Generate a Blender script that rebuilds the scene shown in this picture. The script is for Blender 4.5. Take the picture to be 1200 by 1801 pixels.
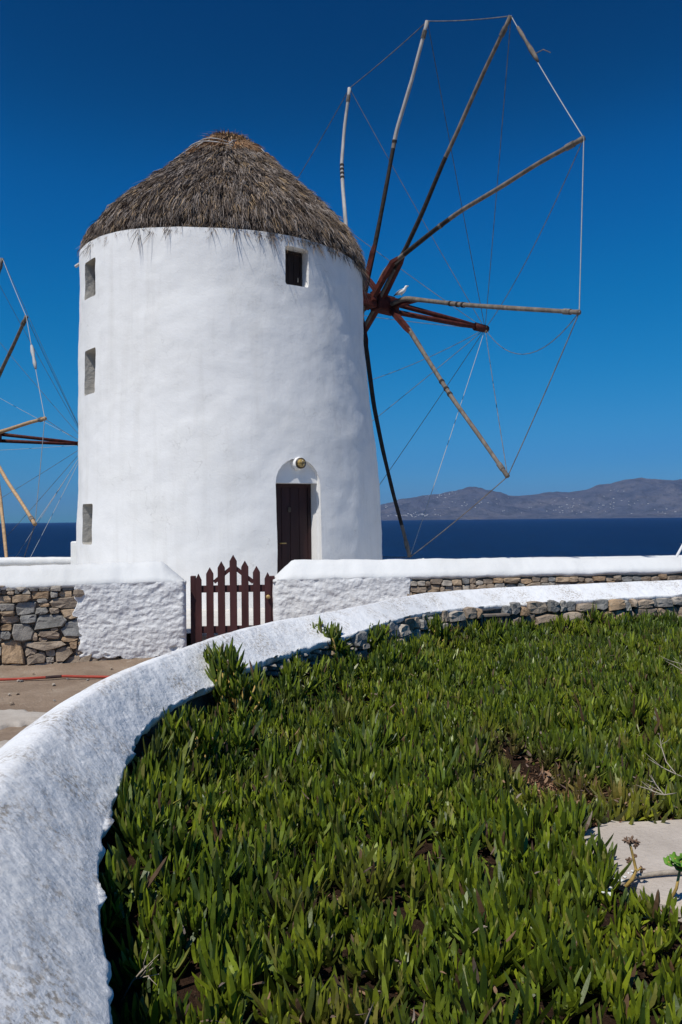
import bpy, bmesh, math, random
import numpy as np
from mathutils import Vector, Matrix, noise
from mathutils.bvhtree import BVHTree

for o in list(bpy.data.objects):
    bpy.data.objects.remove(o)
random.seed(7)
rng = np.random.default_rng(11)
scene = bpy.context.scene
COL = scene.collection
R = math.radians
V3 = Vector

# ------------------------------------------------------------------ camera
EYE = V3((0, 0, 1.6))
FPX, W0, H0 = 1400.0, 1200.0, 1801.0
cd = bpy.data.cameras.new('camera')
cam = bpy.data.objects.new('camera', cd)
COL.objects.link(cam)
cd.sensor_fit = 'VERTICAL'
cd.sensor_height = 36.0
cd.lens = FPX / H0 * 36.0
cd.clip_start = 0.05
cd.clip_end = 200000
PITCH, ROLL = math.atan2(12.0, FPX), math.atan2(11.0, 1100.0)
CROT = (Matrix.Rotation(R(90) + PITCH, 3, 'X') @ Matrix.Rotation(-ROLL, 3, 'Z'))
cam.matrix_world = Matrix.Translation(EYE) @ CROT.to_4x4()
scene.camera = cam

# ------------------------------------------------------------------ sky, sun, exposure
SUN_EL, SUN_AZ = R(57), R(35)           # azimuth: to the left of the direction straight behind the camera
SUN_DIR = V3((-math.cos(SUN_EL) * math.sin(SUN_AZ), -math.cos(SUN_EL) * math.cos(SUN_AZ), math.sin(SUN_EL)))
world = bpy.data.worlds.new('World')
scene.world = world
world.use_nodes = True
wn = world.node_tree.nodes
wl = world.node_tree.links
bg = wn['Background']
sky = wn.new('ShaderNodeTexSky')
sky.sky_type = 'NISHITA'
sky.sun_disc = False
sky.sun_elevation = SUN_EL
sky.sun_rotation = math.atan2(SUN_DIR.x, SUN_DIR.y)
sky.altitude = 0
sky.air_density = 1.0
sky.dust_density = 0.3
sky.ozone_density = 4.0
hs = wn.new('ShaderNodeHueSaturation')
hs.inputs['Saturation'].default_value = 1.25
wl.new(sky.outputs[0], hs.inputs['Color'])
SKY_STR = 0.085
sc_in = wn.new('ShaderNodeVectorMath')
sc_in.operation = 'SCALE'
sc_in.inputs['Scale'].default_value = SKY_STR
wl.new(hs.outputs[0], sc_in.inputs[0])
cv = wn.new('ShaderNodeRGBCurve')            # deep polarised blue, one tone curve for the whole sky
for ci, pts in enumerate(([(0, 0), (.047, .0004), (.094, .004), (.24, .038), (.445, .080), (1, .32)],
                          [(0, 0), (.10, .038), (.146, .098), (.232, .172), (.43, .262), (.557, .285), (1, .52)],
                          [(0, 0), (.254, .15), (.34, .34), (.459, .46), (.588, .56), (1, .82)])):
    c = cv.mapping.curves[ci]
    while len(c.points) < len(pts):
        c.points.new(.5, .5)
    for p, q in zip(c.points, pts):
        p.location = q
        p.handle_type = 'AUTO_CLAMPED'
cv.mapping.update()
wl.new(sc_in.outputs[0], cv.inputs['Color'])
sc_out = wn.new('ShaderNodeVectorMath')
sc_out.operation = 'SCALE'
sc_out.inputs['Scale'].default_value = 1 / SKY_STR
wl.new(cv.outputs[0], sc_out.inputs[0])
wl.new(sc_out.outputs[0], bg.inputs['Color'])
bg.inputs['Strength'].default_value = SKY_STR
sd = bpy.data.lights.new('sun', 'SUN')
sd.energy = 4.15
sd.angle = R(0.53)
sd.color = (1.0, 0.955, 0.88)
sun = bpy.data.objects.new('sun', sd)
COL.objects.link(sun)
sun.rotation_euler = SUN_DIR.to_track_quat('Z', 'Y').to_euler()
sun.location = (-10, -10, 30)
scene.render.engine = 'CYCLES'
vs = scene.view_settings
vs.view_transform = 'Standard'
vs.look = 'None'
vs.exposure = 0.0
vs.gamma = 1.0
vs.use_curve_mapping = False


# ------------------------------------------------------------------ helpers
def ray(u, v):
    return (CROT @ V3(((u - W0 / 2) / FPX, -(v - H0 / 2) / FPX, -1.0))).normalized()


def at(u, v, Y):
    d = ray(u, v)
    return EYE + d * ((Y - EYE.y) / d.y)


def on_plane(u, v, p, n):
    d = ray(u, v)
    return EYE + d * ((p - EYE).dot(n) / d.dot(n))


def on_z(u, v, z):
    return on_plane(u, v, V3((0, 0, z)), V3((0, 0, 1)))


def nz(p, s=1.0, seed=0.0):
    return noise.noise(V3((p[0] * s + seed, p[1] * s - seed * .7, p[2] * s + seed * 1.3)))


def fbm(p, s=1.0, o=4, seed=0.0):
    return noise.fractal(V3((p[0] * s + seed, p[1] * s - seed, p[2] * s + seed * .5)), 1.0, 2.0, o)


def tag(o, label=None, cat=None, group=None, kind=None):
    if label:
        o['label'] = label
    if cat:
        o['category'] = cat
    if group:
        o['group'] = group
    if kind:
        o['kind'] = kind
    return o


def empty(name, loc=(0, 0, 0)):
    o = bpy.data.objects.new(name, None)
    o.empty_display_size = .2
    o.location = loc
    COL.objects.link(o)
    return o


def world_of(o):
    m = Matrix.LocRotScale(o.location, o.rotation_euler, o.scale)
    return m if o.parent is None else world_of(o.parent) @ o.matrix_parent_inverse @ m


def setparent(o, p):
    if p is not None:
        w = world_of(p)
        o.parent = p
        o.matrix_parent_inverse = w.inverted()      # mesh coordinates are given in the world
    return o


def mesh_obj(name, verts, faces, mat, parent=None, smooth=False, midx=None, origin=None):
    me = bpy.data.meshes.new(name)
    if origin is not None:
        origin = V3(origin)
        verts = [V3(v) - origin for v in verts]
    me.from_pydata([tuple(v) for v in verts], [], faces)
    for m in (mat if isinstance(mat, (list, tuple)) else [mat]):
        me.materials.append(m)
    if midx is not None:
        me.polygons.foreach_set('material_index', midx)
    me.polygons.foreach_set('use_smooth', [smooth] * len(me.polygons))
    me.update()
    o = bpy.data.objects.new(name, me)
    COL.objects.link(o)
    if origin is not None:
        o.location = origin
    setparent(o, parent)
    return o


class MB:
    """collects shapes for ONE mesh"""

    def __init__(s):
        s.v, s.f, s.m = [], [], []

    def add(s, v, f, mi=0):
        b = len(s.v)
        s.v += [V3(x) for x in v]
        s.f += [tuple(i + b for i in q) for q in f]
        s.m += [mi] * len(f)
        return s

    def tube(s, pts, rad, n=8, mi=0, cap=True, twist=0.0, square=False):
        pts = [V3(p) for p in pts]
        if not isinstance(rad, (list, tuple)):
            rad = [rad] * len(pts)
        mis = mi if isinstance(mi, (list, tuple)) else None
        b = len(s.v)
        t0 = (pts[1] - pts[0]).normalized()
        a = t0.orthogonal().normalized() if not square else (V3((0, 0, 1)) - t0 * t0.z).normalized() if abs(t0.z) < .95 else (V3((1, 0, 0)) - t0 * t0.x).normalized()
        k = len(pts)
        for i, p in enumerate(pts):
            t = (pts[min(i + 1, k - 1)] - pts[max(i - 1, 0)]).normalized()
            a = (a - t * a.dot(t)).normalized()
            c = t.cross(a)
            for j in range(n):
                q = 2 * math.pi * (j + .5) / n + twist
                s.v.append(p + (a * math.cos(q) + c * math.sin(q)) * rad[i])
        for i in range(k - 1):
            for j in range(n):
                j2 = (j + 1) % n
                s.f.append((b + i * n + j, b + i * n + j2, b + (i + 1) * n + j2, b + (i + 1) * n + j))
                s.m.append(mis[i] if mis else mi)
        if cap:
            s.f.append(tuple(b + j for j in reversed(range(n))))
            s.m.append(mis[0] if mis else mi)
            s.f.append(tuple(b + (k - 1) * n + j for j in range(n)))
            s.m.append(mis[-1] if mis else mi)
        return s

    def box(s, c, sx, sy, sz, ax=None, mi=0, bev=0.0):
        ax = ax or (V3((1, 0, 0)), V3((0, 1, 0)), V3((0, 0, 1)))
        bm = bmesh.new()
        bmesh.ops.create_cube(bm, size=1.0)
        bmesh.ops.scale(bm, vec=(sx, sy, sz), verts=bm.verts)
        if bev:
            bmesh.ops.bevel(bm, geom=bm.edges[:], offset=bev, segments=1, affect='EDGES')
        bm.verts.index_update()
        v = [V3(c) + ax[0] * q.co.x + ax[1] * q.co.y + ax[2] * q.co.z for q in bm.verts]
        f = [tuple(q.index for q in p.verts) for p in bm.faces]
        bm.free()
        return s.add(v, f, mi)

    def build(s, name, mat, parent=None, smooth=False, origin=None):
        return mesh_obj(name, s.v, s.f, mat, parent, smooth, s.m, origin)


def np_mesh(name, co, quads, tris, mat, parent=None, col=None, smooth=False):
    """fast mesh from numpy arrays, with an optional point colour attribute"""
    me = bpy.data.meshes.new(name)
    nq, nt = len(quads), len(tris)
    me.vertices.add(len(co))
    me.vertices.foreach_set('co', co.astype(np.float32).ravel())
    me.loops.add(nq * 4 + nt * 3)
    me.loops.foreach_set('vertex_index', np.concatenate([quads.ravel(), tris.ravel()]).astype(np.int32))
    me.polygons.add(nq + nt)
    st = np.concatenate([np.arange(nq) * 4, nq * 4 + np.arange(nt) * 3]).astype(np.int32)
    me.polygons.foreach_set('loop_start', st)
    me.polygons.foreach_set('use_smooth', np.full(nq + nt, smooth))
    me.materials.append(mat)
    me.update(calc_edges=True)
    if col is not None:
        a = me.color_attributes.new('tint', 'FLOAT_COLOR', 'POINT')
        c4 = np.ones((len(co), 4), np.float32)
        c4[:, :3] = col
        a.data.foreach_set('color', c4.ravel())
    o = bpy.data.objects.new(name, me)
    COL.objects.link(o)
    setparent(o, parent)
    return o


def grid_faces(nu, nv, wrap=False):
    f = []
    for i in range(nu - (0 if wrap else 1)):
        for j in range(nv - 1):
            a, b = i * nv + j, ((i + 1) % nu) * nv + j
            f.append((a, b, b + 1, a + 1))
    return f


# ------------------------------------------------------------------ materials
def mat(name, rough=.8, spec=.3):
    m = bpy.data.materials.new(name)
    m.use_nodes = True
    nt = m.node_tree
    b = nt.nodes['Principled BSDF']
    b.inputs['Roughness'].default_value = rough
    b.inputs['Specular IOR Level'].default_value = spec
    return m, nt, b


def N(nt, t, **kw):
    n = nt.nodes.new(t)
    for k, v in kw.items():
        if k in n.inputs:
            n.inputs[k].default_value = v
        else:
            setattr(n, k, v)
    return n


def coords(nt, scale=(1, 1, 1), kind='Object'):
    tc = N(nt, 'ShaderNodeTexCoord')
    mp = N(nt, 'ShaderNodeMapping')
    mp.inputs['Scale'].default_value = scale
    nt.links.new(tc.outputs[kind], mp.inputs['Vector'])
    return mp.outputs[0]


def worldco(nt, scale=(1, 1, 1)):
    g = N(nt, 'ShaderNodeNewGeometry')
    mp = N(nt, 'ShaderNodeMapping')
    mp.inputs['Scale'].default_value = scale
    nt.links.new(g.outputs['Position'], mp.inputs['Vector'])
    return mp.outputs[0]


def tnoise(nt, vec, scale, detail=4, rough=.55, dist=0.0):
    n = N(nt, 'ShaderNodeTexNoise', Scale=scale, Detail=detail, Roughness=rough, Distortion=dist)
    nt.links.new(vec, n.inputs['Vector'])
    return n.outputs['Fac']


def ramp(nt, fac, stops):
    r = N(nt, 'ShaderNodeValToRGB')
    e = r.color_ramp.elements
    while len(e) < len(stops):
        e.new(.5)
    for i, (p, c) in enumerate(stops):
        e[i].position = p
        e[i].color = (c[0], c[1], c[2], 1) if isinstance(c, (tuple, list)) else (c, c, c, 1)
    nt.links.new(fac, r.inputs['Fac'])
    return r.outputs['Color']


def mixc(nt, fac, a, b, mode='MIX'):
    n = N(nt, 'ShaderNodeMix', data_type='RGBA', blend_type=mode)
    for s, x in ((0, fac), (6, a), (7, b)):
        if isinstance(x, bpy.types.NodeSocket):
            nt.links.new(x, n.inputs[s])
        elif s == 0:
            n.inputs[0].default_value = x
        else:
            n.inputs[s].default_value = (x[0], x[1], x[2], 1)
    return n.outputs[2]


def math_n(nt, op, a, b=0.0, clamp=False):
    n = N(nt, 'ShaderNodeMath', operation=op, use_clamp=clamp)
    for i, x in enumerate((a, b)):
        if isinstance(x, bpy.types.NodeSocket):
            nt.links.new(x, n.inputs[i])
        else:
            n.inputs[i].default_value = x
    return n.outputs[0]


def bump(nt, b, height, strength=.5, dist=.02, prev=None):
    n = N(nt, 'ShaderNodeBump', Strength=strength, Distance=dist)
    nt.links.new(height, n.inputs['Height'])
    if prev is not None:
        nt.links.new(prev, n.inputs['Normal'])
    nt.links.new(n.outputs[0], b.inputs['Normal'])
    return n.outputs[0]


def m_whitewash(name, base=(.80, .795, .78), stain=(.62, .60, .55), grain=90, gstr=.25, lump=3.0, lstr=.35, amt=.35, dirt=None, streaks=False):
    m, nt, b = mat(name, .85, .2)
    v = worldco(nt)
    s1 = tnoise(nt, v, 1.1, 5, .6, .6)
    s2 = tnoise(nt, v, 14, 4, .6)
    f = math_n(nt, 'MULTIPLY', ramp(nt, s1, [(.45, 0), (.75, 1)]), amt)
    c = mixc(nt, f, base, stain)
    c = mixc(nt, math_n(nt, 'MULTIPLY', ramp(nt, s2, [(.62, 0), (.8, 1)]), amt * .6), c, stain)
    if streaks:
        st = tnoise(nt, worldco(nt, (5, 5, .35)), 1.0, 5, .65, .2)
        c = mixc(nt, math_n(nt, 'MULTIPLY', ramp(nt, st, [(.50, 0), (.78, 1)]), .32), c, (.56, .535, .49))
        wv = N(nt, 'ShaderNodeVectorMath', operation='ADD')
        wn_ = N(nt, 'ShaderNodeTexNoise', Scale=2.2, Detail=4)
        nt.links.new(v, wn_.inputs['Vector'])
        nt.links.new(v, wv.inputs[0])
        nt.links.new(wn_.outputs['Color'], wv.inputs[1])
        vo = N(nt, 'ShaderNodeTexVoronoi', feature='DISTANCE_TO_EDGE', Scale=1.5)
        nt.links.new(wv.outputs[0], vo.inputs['Vector'])
        ck = math_n(nt, 'MULTIPLY', ramp(nt, vo.outputs['Distance'], [(.0, 1), (.010, 0)]), ramp(nt, s1, [(.50, 0), (.60, 1)]))
        c = mixc(nt, math_n(nt, 'MULTIPLY', ck, .35), c, (.36, .34, .31))
    if dirt:
        d1 = tnoise(nt, v, 3.2, 5, .65, .4)
        d2 = tnoise(nt, v, 60, 5, .7)
        d = math_n(nt, 'MULTIPLY', ramp(nt, d1, [(.44, 0), (.62, 1)]), ramp(nt, d2, [(.47, 0), (.60, 1)]))
        c = mixc(nt, math_n(nt, 'MULTIPLY', d, .8), c, dirt)
    nt.links.new(c, b.inputs['Base Color'])
    h1 = tnoise(nt, v, lump, 4, .55)
    n1 = bump(nt, b, h1, lstr, .06)
    h2 = tnoise(nt, v, grain, 6 if dirt else 3, .75 if dirt else .6)
    bump(nt, b, h2, gstr, .012, n1)
    return m


M_WHITE = m_whitewash('whitewash_tower', base=(.805, .795, .775), grain=38, gstr=.20, lump=7.0, lstr=.12, amt=.25, streaks=True)
M_CAP = m_whitewash('whitewash_coping', base=(.70, .70, .685), stain=(.56, .55, .51), grain=70, gstr=.25, lump=4, lstr=.3, amt=.4)
M_FCAP = m_whitewash('whitewash_rough_coping', base=(.80, .805, .81), stain=(.64, .64, .62), grain=150, gstr=.35, lump=9, lstr=.3, amt=.35, dirt=(.30, .24, .17))
M_REVEAL = m_whitewash('bare_grey_plaster', base=(.46, .44, .40), stain=(.33, .31, .28), grain=50, gstr=.4, lump=8, lstr=.4, amt=.5)
M_PLASTER = m_whitewash('whitewash_over_stone', base=(.78, .775, .76), stain=(.58, .53, .45), grain=60, gstr=.25, lump=14, lstr=.4, amt=.25)


def m_plain(name, c, rough=.7, spec=.3, var=.25, scale=12, bstr=.15, stretch=(1, 1, 1)):
    m, nt, b = mat(name, rough, spec)
    v = coords(nt, stretch)
    n = tnoise(nt, v, scale, 5, .65)
    lo = tuple(x * (1 - var) for x in c)
    hi = tuple(min(1, x * (1 + var)) for x in c)
    nt.links.new(ramp(nt, n, [(.3, lo), (.7, hi)]), b.inputs['Base Color'])
    if bstr:
        bump(nt, b, n, bstr, .01)
    return m


M_REDWOOD = m_plain('red_painted_wood', (.072, .017, .012), .7, .2, .6, 9, .4)
M_GREYWOOD = m_plain('weathered_grey_wood', (.165, .138, .115), .9, .15, .45, 10, .5, (1, 1, .25))
M_PALEWOOD = m_plain('bleached_pale_wood', (.42, .39, .36), .9, .2, .3, 10, .5, (1, 1, .25))
M_TARSHADE = m_plain('tarred_and_shade_wood', (.035, .027, .022), .8, .2, .5, 14, .5)  # tar coat, and also the shade-side black painted onto some spokes
M_TANWOOD = m_plain('tan_wood', (.45, .30, .17), .8, .2, .3, 10, .4)
M_ROPEW = m_plain('white_rope', (.42, .42, .41), .9, .1, .2, 60, 0)
M_ROPED = m_plain('weathered_rope', (.17, .15, .13), .9, .1, .5, 6, 0)
M_GATE = m_plain('maroon_gate_paint', (.060, .021, .020), .55, .3, .4, 9, .2, (1, 1, .2))
M_DOOR = m_plain('maroon_door_paint', (.030, .011, .011), .5, .3, .4, 6, .15, (1, 1, .15))
M_SHUT = m_plain('brown_shutter_wood', (.032, .020, .016), .75, .25, .4, 10, .3, (1, 1, .2))
M_FRAME = m_plain('pale_window_frame', (.42, .36, .29), .8, .2, .2, 14, .2)
M_BRASS = m_plain('brass', (.45, .30, .10), .35, .5, .3, 20, .1)
M_DARKMET = m_plain('dark_bronze', (.06, .045, .03), .5, .4, .3, 20, .1)
M_HOSE = m_plain('red_rubber_hose', (.34, .045, .025), .6, .3, .3, 5, 0)
M_HOSED = m_plain('worn_hose_band', (.05, .03, .028), .7, .2, .3, 20, .1)
M_CORE = m_plain('brown_mortar', (.22, .175, .135), .95, .1, .5, 22, .8)  # brown mortar of the wall cores
M_MORTAR = m_plain('grey_rubble_mortar', (.15, .13, .105), .95, .1, .35, 30, .8)
M_DRYSTEM = m_plain('yellow_stem', (.42, .28, .08), .7, .3, .4, 30, .2)
M_GREYSTEM = m_plain('grey_woody_stem', (.35, .30, .24), .85, .2, .4, 30, .4)
M_DRYFLOWER = m_plain('dried_flower', (.17, .11, .075), .9, .1, .4, 60, .3)
M_STRAWTWIG = m_plain('bleached_twig', (.40, .34, .27), .85, .2, .25, 30, .1)
M_FEATHERW = m_plain('white_feathers', (.80, .80, .79), .8, .2, .06, 30, .1)
M_FEATHERG = m_plain('grey_feathers', (.32, .33, .36), .8, .2, .1, 30, .1)
M_BLACK = m_plain('black_feathers', (.02, .02, .022), .7, .3, .2, 30, 0)
M_BEAK = m_plain('yellow_beak', (.65, .42, .05), .5, .4, .1, 30, 0)
M_POLE = m_plain('white_pole_paint', (.75, .75, .74), .6, .3, .1, 10, 0)


def m_lens():
    m, nt, b = mat('amber_lamp_glass', .12, .6)
    v = coords(nt)
    w = N(nt, 'ShaderNodeTexWave', Scale=26)
    nt.links.new(v, w.inputs['Vector'])
    nt.links.new(ramp(nt, w.outputs['Fac'], [(.2, (.22, .13, .03)), (.8, (.60, .42, .12))]), b.inputs['Base Color'])
    b.inputs['Coat Weight'].default_value = .6
    bump(nt, b, w.outputs['Fac'], .5, .01)
    return m


M_LENS = m_lens()


def m_stone():
    m, nt, b = mat('field_stone', .88, .2)
    oi = N(nt, 'ShaderNodeObjectInfo')
    v = coords(nt)
    add = N(nt, 'ShaderNodeVectorMath', operation='ADD')
    mul = N(nt, 'ShaderNodeMath', operation='MULTIPLY')
    mul.inputs[1].default_value = 37.0
    nt.links.new(oi.outputs['Random'], mul.inputs[0])
    nt.links.new(v, add.inputs[0])
    nt.links.new(mul.outputs[0], add.inputs[1])
    vv = add.outputs[0]
    n1 = tnoise(nt, vv, 9, 5, .65, .3)
    n2 = tnoise(nt, vv, 45, 4, .65)
    c = mixc(nt, 1.0, oi.outputs['Color'], ramp(nt, n1, [(.25, .55), (.75, 1.35)]), 'MULTIPLY')
    c = mixc(nt, math_n(nt, 'MULTIPLY', ramp(nt, n2, [(.55, 0), (.75, 1)]), .45), c, (.46, .40, .32))
    c = mixc(nt, math_n(nt, 'MULTIPLY', ramp(nt, n2, [(.25, 1), (.42, 0)]), .5), c, (.08, .07, .06))
    nt.links.new(c, b.inputs['Base Color'])
    a = bump(nt, b, n1, .7, .03)
    bump(nt, b, n2, .6, .012, a)
    return m


M_STONE = m_stone()


def m_tint(name, rough=.8, spec=.2, trans=0.0, var=.2, scale=30, bstr=0):
    m, nt, b = mat(name, rough, spec)
    at_ = N(nt, 'ShaderNodeAttribute', attribute_name='tint')
    n = tnoise(nt, worldco(nt), scale, 3, .6)
    c = mixc(nt, 1.0, at_.outputs['Color'], ramp(nt, n, [(.3, 1 - var), (.7, 1 + var)]), 'MULTIPLY')
    nt.links.new(c, b.inputs['Base Color'])
    if bstr:
        bump(nt, b, n, bstr, .004)
    if trans:
        tr = N(nt, 'ShaderNodeBsdfTranslucent')
        nt.links.new(c, tr.inputs['Color'])
        mx = N(nt, 'ShaderNodeMixShader')
        mx.inputs[0].default_value = trans
        nt.links.new(b.outputs[0], mx.inputs[1])
        nt.links.new(tr.outputs[0], mx.inputs[2])
        nt.links.new(mx.outputs[0], nt.nodes['Material Output'].inputs['Surface'])
    return m


M_LEAF = m_tint('ice_plant_leaf', .44, .42, .0, .18, 45, .25)
M_GLEAF = m_tint('soft_green_leaf', .6, .3, .3, .15, 60)
M_STRAW = m_tint('thatch_straw', .9, .1, 0, .2, 12)
M_LITTER = m_tint('dry_litter', .9, .1, 0, .25, 40)


def m_soil():
    m, nt, b = mat('red_brown_soil', .95, .1)
    v = worldco(nt)
    n1 = tnoise(nt, v, 7, 5, .65)
    n2 = tnoise(nt, v, 60, 5, .7)
    c = mixc(nt, n1, (.020, .012, .008), (.050, .027, .016))
    c = mixc(nt, ramp(nt, n2, [(.5, 0), (.75, .6)]), c, (.14, .08, .05))
    nt.links.new(c, b.inputs['Base Color'])
    bump(nt, b, n2, .9, .03)
    return m


def m_earth():
    m, nt, b = mat('trodden_earth', .95, .1)
    v = worldco(nt)
    n1 = tnoise(nt, v, 1.6, 5, .6, .5)
    n2 = tnoise(nt, v, 34, 5, .7)
    n3 = tnoise(nt, v, 170, 3, .6)
    c = ramp(nt, n1, [(.3, (.22, .16, .115)), (.55, (.30, .225, .165)), (.75, (.37, .295, .225))])
    n4 = tnoise(nt, v, 5.5, 6, .7, .8)
    c = mixc(nt, ramp(nt, n4, [(.48, 0), (.7, .65)]), c, (.21, .155, .11))
    c = mixc(nt, ramp(nt, n4, [(.28, .6), (.42, 0)]), c, (.46, .39, .31))
    c = mixc(nt, ramp(nt, n2, [(.5, 0), (.8, .6)]), c, (.17, .125, .09))
    c = mixc(nt, ramp(nt, n3, [(.66, 0), (.72, .7)]), c, (.50, .44, .37))
    nt.links.new(c, b.inputs['Base Color'])
    a = bump(nt, b, n2, .5, .03)
    bump(nt, b, n3, .4, .008, a)
    return m


def m_land():
    m, nt, b = mat('dry_headland', .95, .1)
    v = worldco(nt)
    n1 = tnoise(nt, v, .35, 6, .65)
    n2 = tnoise(nt, v, 5, 5, .7)
    c = mixc(nt, n1, (.30, .23, .16), (.22, .19, .11))
    c = mixc(nt, ramp(nt, n2, [(.5, 0), (.8, .6)]), c, (.16, .13, .10))
    nt.links.new(c, b.inputs['Base Color'])
    bump(nt, b, n2, .7, .1)
    return m


def m_concrete(name, c=(.44, .39, .34), c2=(.30, .26, .22)):
    m, nt, b = mat(name, .92, .15)
    v = worldco(nt)
    n1 = tnoise(nt, v, 4, 5, .65)
    n2 = tnoise(nt, v, 90, 4, .7)
    n3 = tnoise(nt, v, 26, 5, .65)
    k = mixc(nt, ramp(nt, n1, [(.35, 0), (.7, 1)]), c, c2)
    k = mixc(nt, ramp(nt, n2, [(.58, 0), (.72, .5)]), k, (.20, .165, .135))
    k = mixc(nt, ramp(nt, n3, [(.62, 0), (.75, .5)]), k, (.52, .47, .41))
    nt.links.new(k, b.inputs['Base Color'])
    a = bump(nt, b, n3, .3, .02)
    bump(nt, b, n2, .4, .006, a)
    return m


def m_sea():
    m = bpy.data.materials.new('open_sea')
    m.use_nodes = True
    nt = m.node_tree
    nt.nodes.remove(nt.nodes['Principled BSDF'])
    df = N(nt, 'ShaderNodeBsdfDiffuse')
    gl = N(nt, 'ShaderNodeBsdfGlossy', Roughness=.22)
    mx = N(nt, 'ShaderNodeMixShader')
    mx.inputs[0].default_value = .14
    v = worldco(nt, (1, .22, 1))
    n0 = tnoise(nt, v, .02, 6, .7)
    nt.links.new(mixc(nt, n0, (.0001, .008, .052), (.0002, .021, .100)), df.inputs['Color'])
    gl.inputs['Color'].default_value = (1, 1, 1, 1)
    n1 = tnoise(nt, v, .12, 6, .68, .4)
    n2 = tnoise(nt, v, .6, 5, .65, .2)
    b1 = N(nt, 'ShaderNodeBump', Strength=1.0, Distance=9.0)
    nt.links.new(n1, b1.inputs['Height'])
    b2 = N(nt, 'ShaderNodeBump', Strength=1.0, Distance=1.6)
    nt.links.new(n2, b2.inputs['Height'])
    nt.links.new(b1.outputs[0], b2.inputs['Normal'])
    for q in (df, gl):
        nt.links.new(b2.outputs[0], q.inputs['Normal'])
    nt.links.new(df.outputs[0], mx.inputs[1])
    nt.links.new(gl.outputs[0], mx.inputs[2])
    nt.links.new(mx.outputs[0], nt.nodes['Material Output'].inputs['Surface'])
    return m


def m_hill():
    m, nt, b = mat('far_island_haze_tinted_scrub', .95, .05)
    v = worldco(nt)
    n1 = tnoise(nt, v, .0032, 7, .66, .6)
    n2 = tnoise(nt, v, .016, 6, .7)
    c = ramp(nt, n1, [(.3, (.066, .078, .112)), (.5, (.112, .118, .150)), (.7, (.180, .168, .178))])  # blue of the distant haze is mixed into the scrub colours
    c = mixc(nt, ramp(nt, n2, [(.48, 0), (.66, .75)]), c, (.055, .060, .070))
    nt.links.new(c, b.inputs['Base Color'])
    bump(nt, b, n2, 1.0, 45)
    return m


M_SOIL, M_EARTH, M_LAND = m_soil(), m_earth(), m_land()
M_SLAB = m_concrete('worn_concrete', (.54, .475, .41), (.42, .365, .31))
M_ROCK = m_concrete('pale_bedrock', (.50, .455, .40), (.38, .33, .28))
M_PAVE = m_concrete('limewashed_paving', (.66, .64, .60), (.55, .52, .47))
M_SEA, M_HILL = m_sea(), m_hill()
M_HOUSE = m_plain('far_white_house', (.55, .54, .52), .9, .1, .08, .05, 0)

# ------------------------------------------------------------------ sea, far island, headland
SEA = -11.0
v, rad = [], [60, 150, 300, 600, 1200, 2500, 5000, 8000, 11000]
NA = 72
v = [V3((0, 0, SEA))]
f = []
for r_ in rad:
    for k in range(NA):
        q = 2 * math.pi * k / NA
        v.append(V3((r_ * math.cos(q), r_ * math.sin(q), SEA)))
for k in range(NA):
    f.append((0, 1 + k, 1 + (k + 1) % NA))
for i in range(len(rad) - 1):
    for k in range(NA):
        a, b_ = 1 + i * NA, 1 + (i + 1) * NA
        f.append((a + k, b_ + k, b_ + (k + 1) % NA, a + (k + 1) % NA))
tag(mesh_obj('sea', v, f, M_SEA), kind='structure')

# far island: a height field whose skyline follows the ridge in the picture
ISL_Y = 6200.0
sky_px = [(560, 912), (600, 908), (640, 899), (672, 886), (700, 878), (735, 872), (775, 866), (805, 862), (828, 858), (850, 861), (880, 869), (905, 873),
          (940, 874), (970, 869), (1000, 867), (1025, 862), (1050, 853), (1075, 848), (1100, 843), (1120, 842), (1140, 845), (1165, 848), (1185, 845),
          (1210, 844), (1260, 838), (1320, 842), (1400, 850), (1500, 846), (1620, 866), (1800, 895), (1950, 910)]
sx = np.array([at(u, w, ISL_Y).x for u, w in sky_px])
sz = np.array([at(u, w, ISL_Y).z for u, w in sky_px]) - SEA
nu, nv = 420, 46
vv = []
for i in range(nu):
    x = sx[0] + (sx[-1] - sx[0]) * i / (nu - 1)
    hgt = max(0.0, float(np.interp(x, sx, sz)))
    for j in range(nv):
        t = j / (nv - 1)
        y = ISL_Y - 1500 + t * 3000
        prof = math.sin(math.pi * min(1, max(0, t))) ** .9
        p = (x, y, 0)
        rid = abs(fbm(p, .0011, 5, 3.0))
        det = fbm(p, .0035, 4, 9.0)
        h = hgt * prof * (1 - .85 * rid * (1 - prof ** 8) * 1.3) + det * 52 * prof * (1 - prof ** 8 * .6) + hgt * .02 * fbm(p, .012, 3, 1.0)
        vv.append(V3((x, y - (1 - prof) * 150 * fbm(p, .0008, 3, 7.7), SEA - 3 + max(-2.0, h + 3 * (1 if prof > .02 else 0)))))
isl_faces = grid_faces(nu, nv)
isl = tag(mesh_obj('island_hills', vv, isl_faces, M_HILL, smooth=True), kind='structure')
isl_bvh = BVHTree.FromPolygons(vv, isl_faces)
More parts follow.
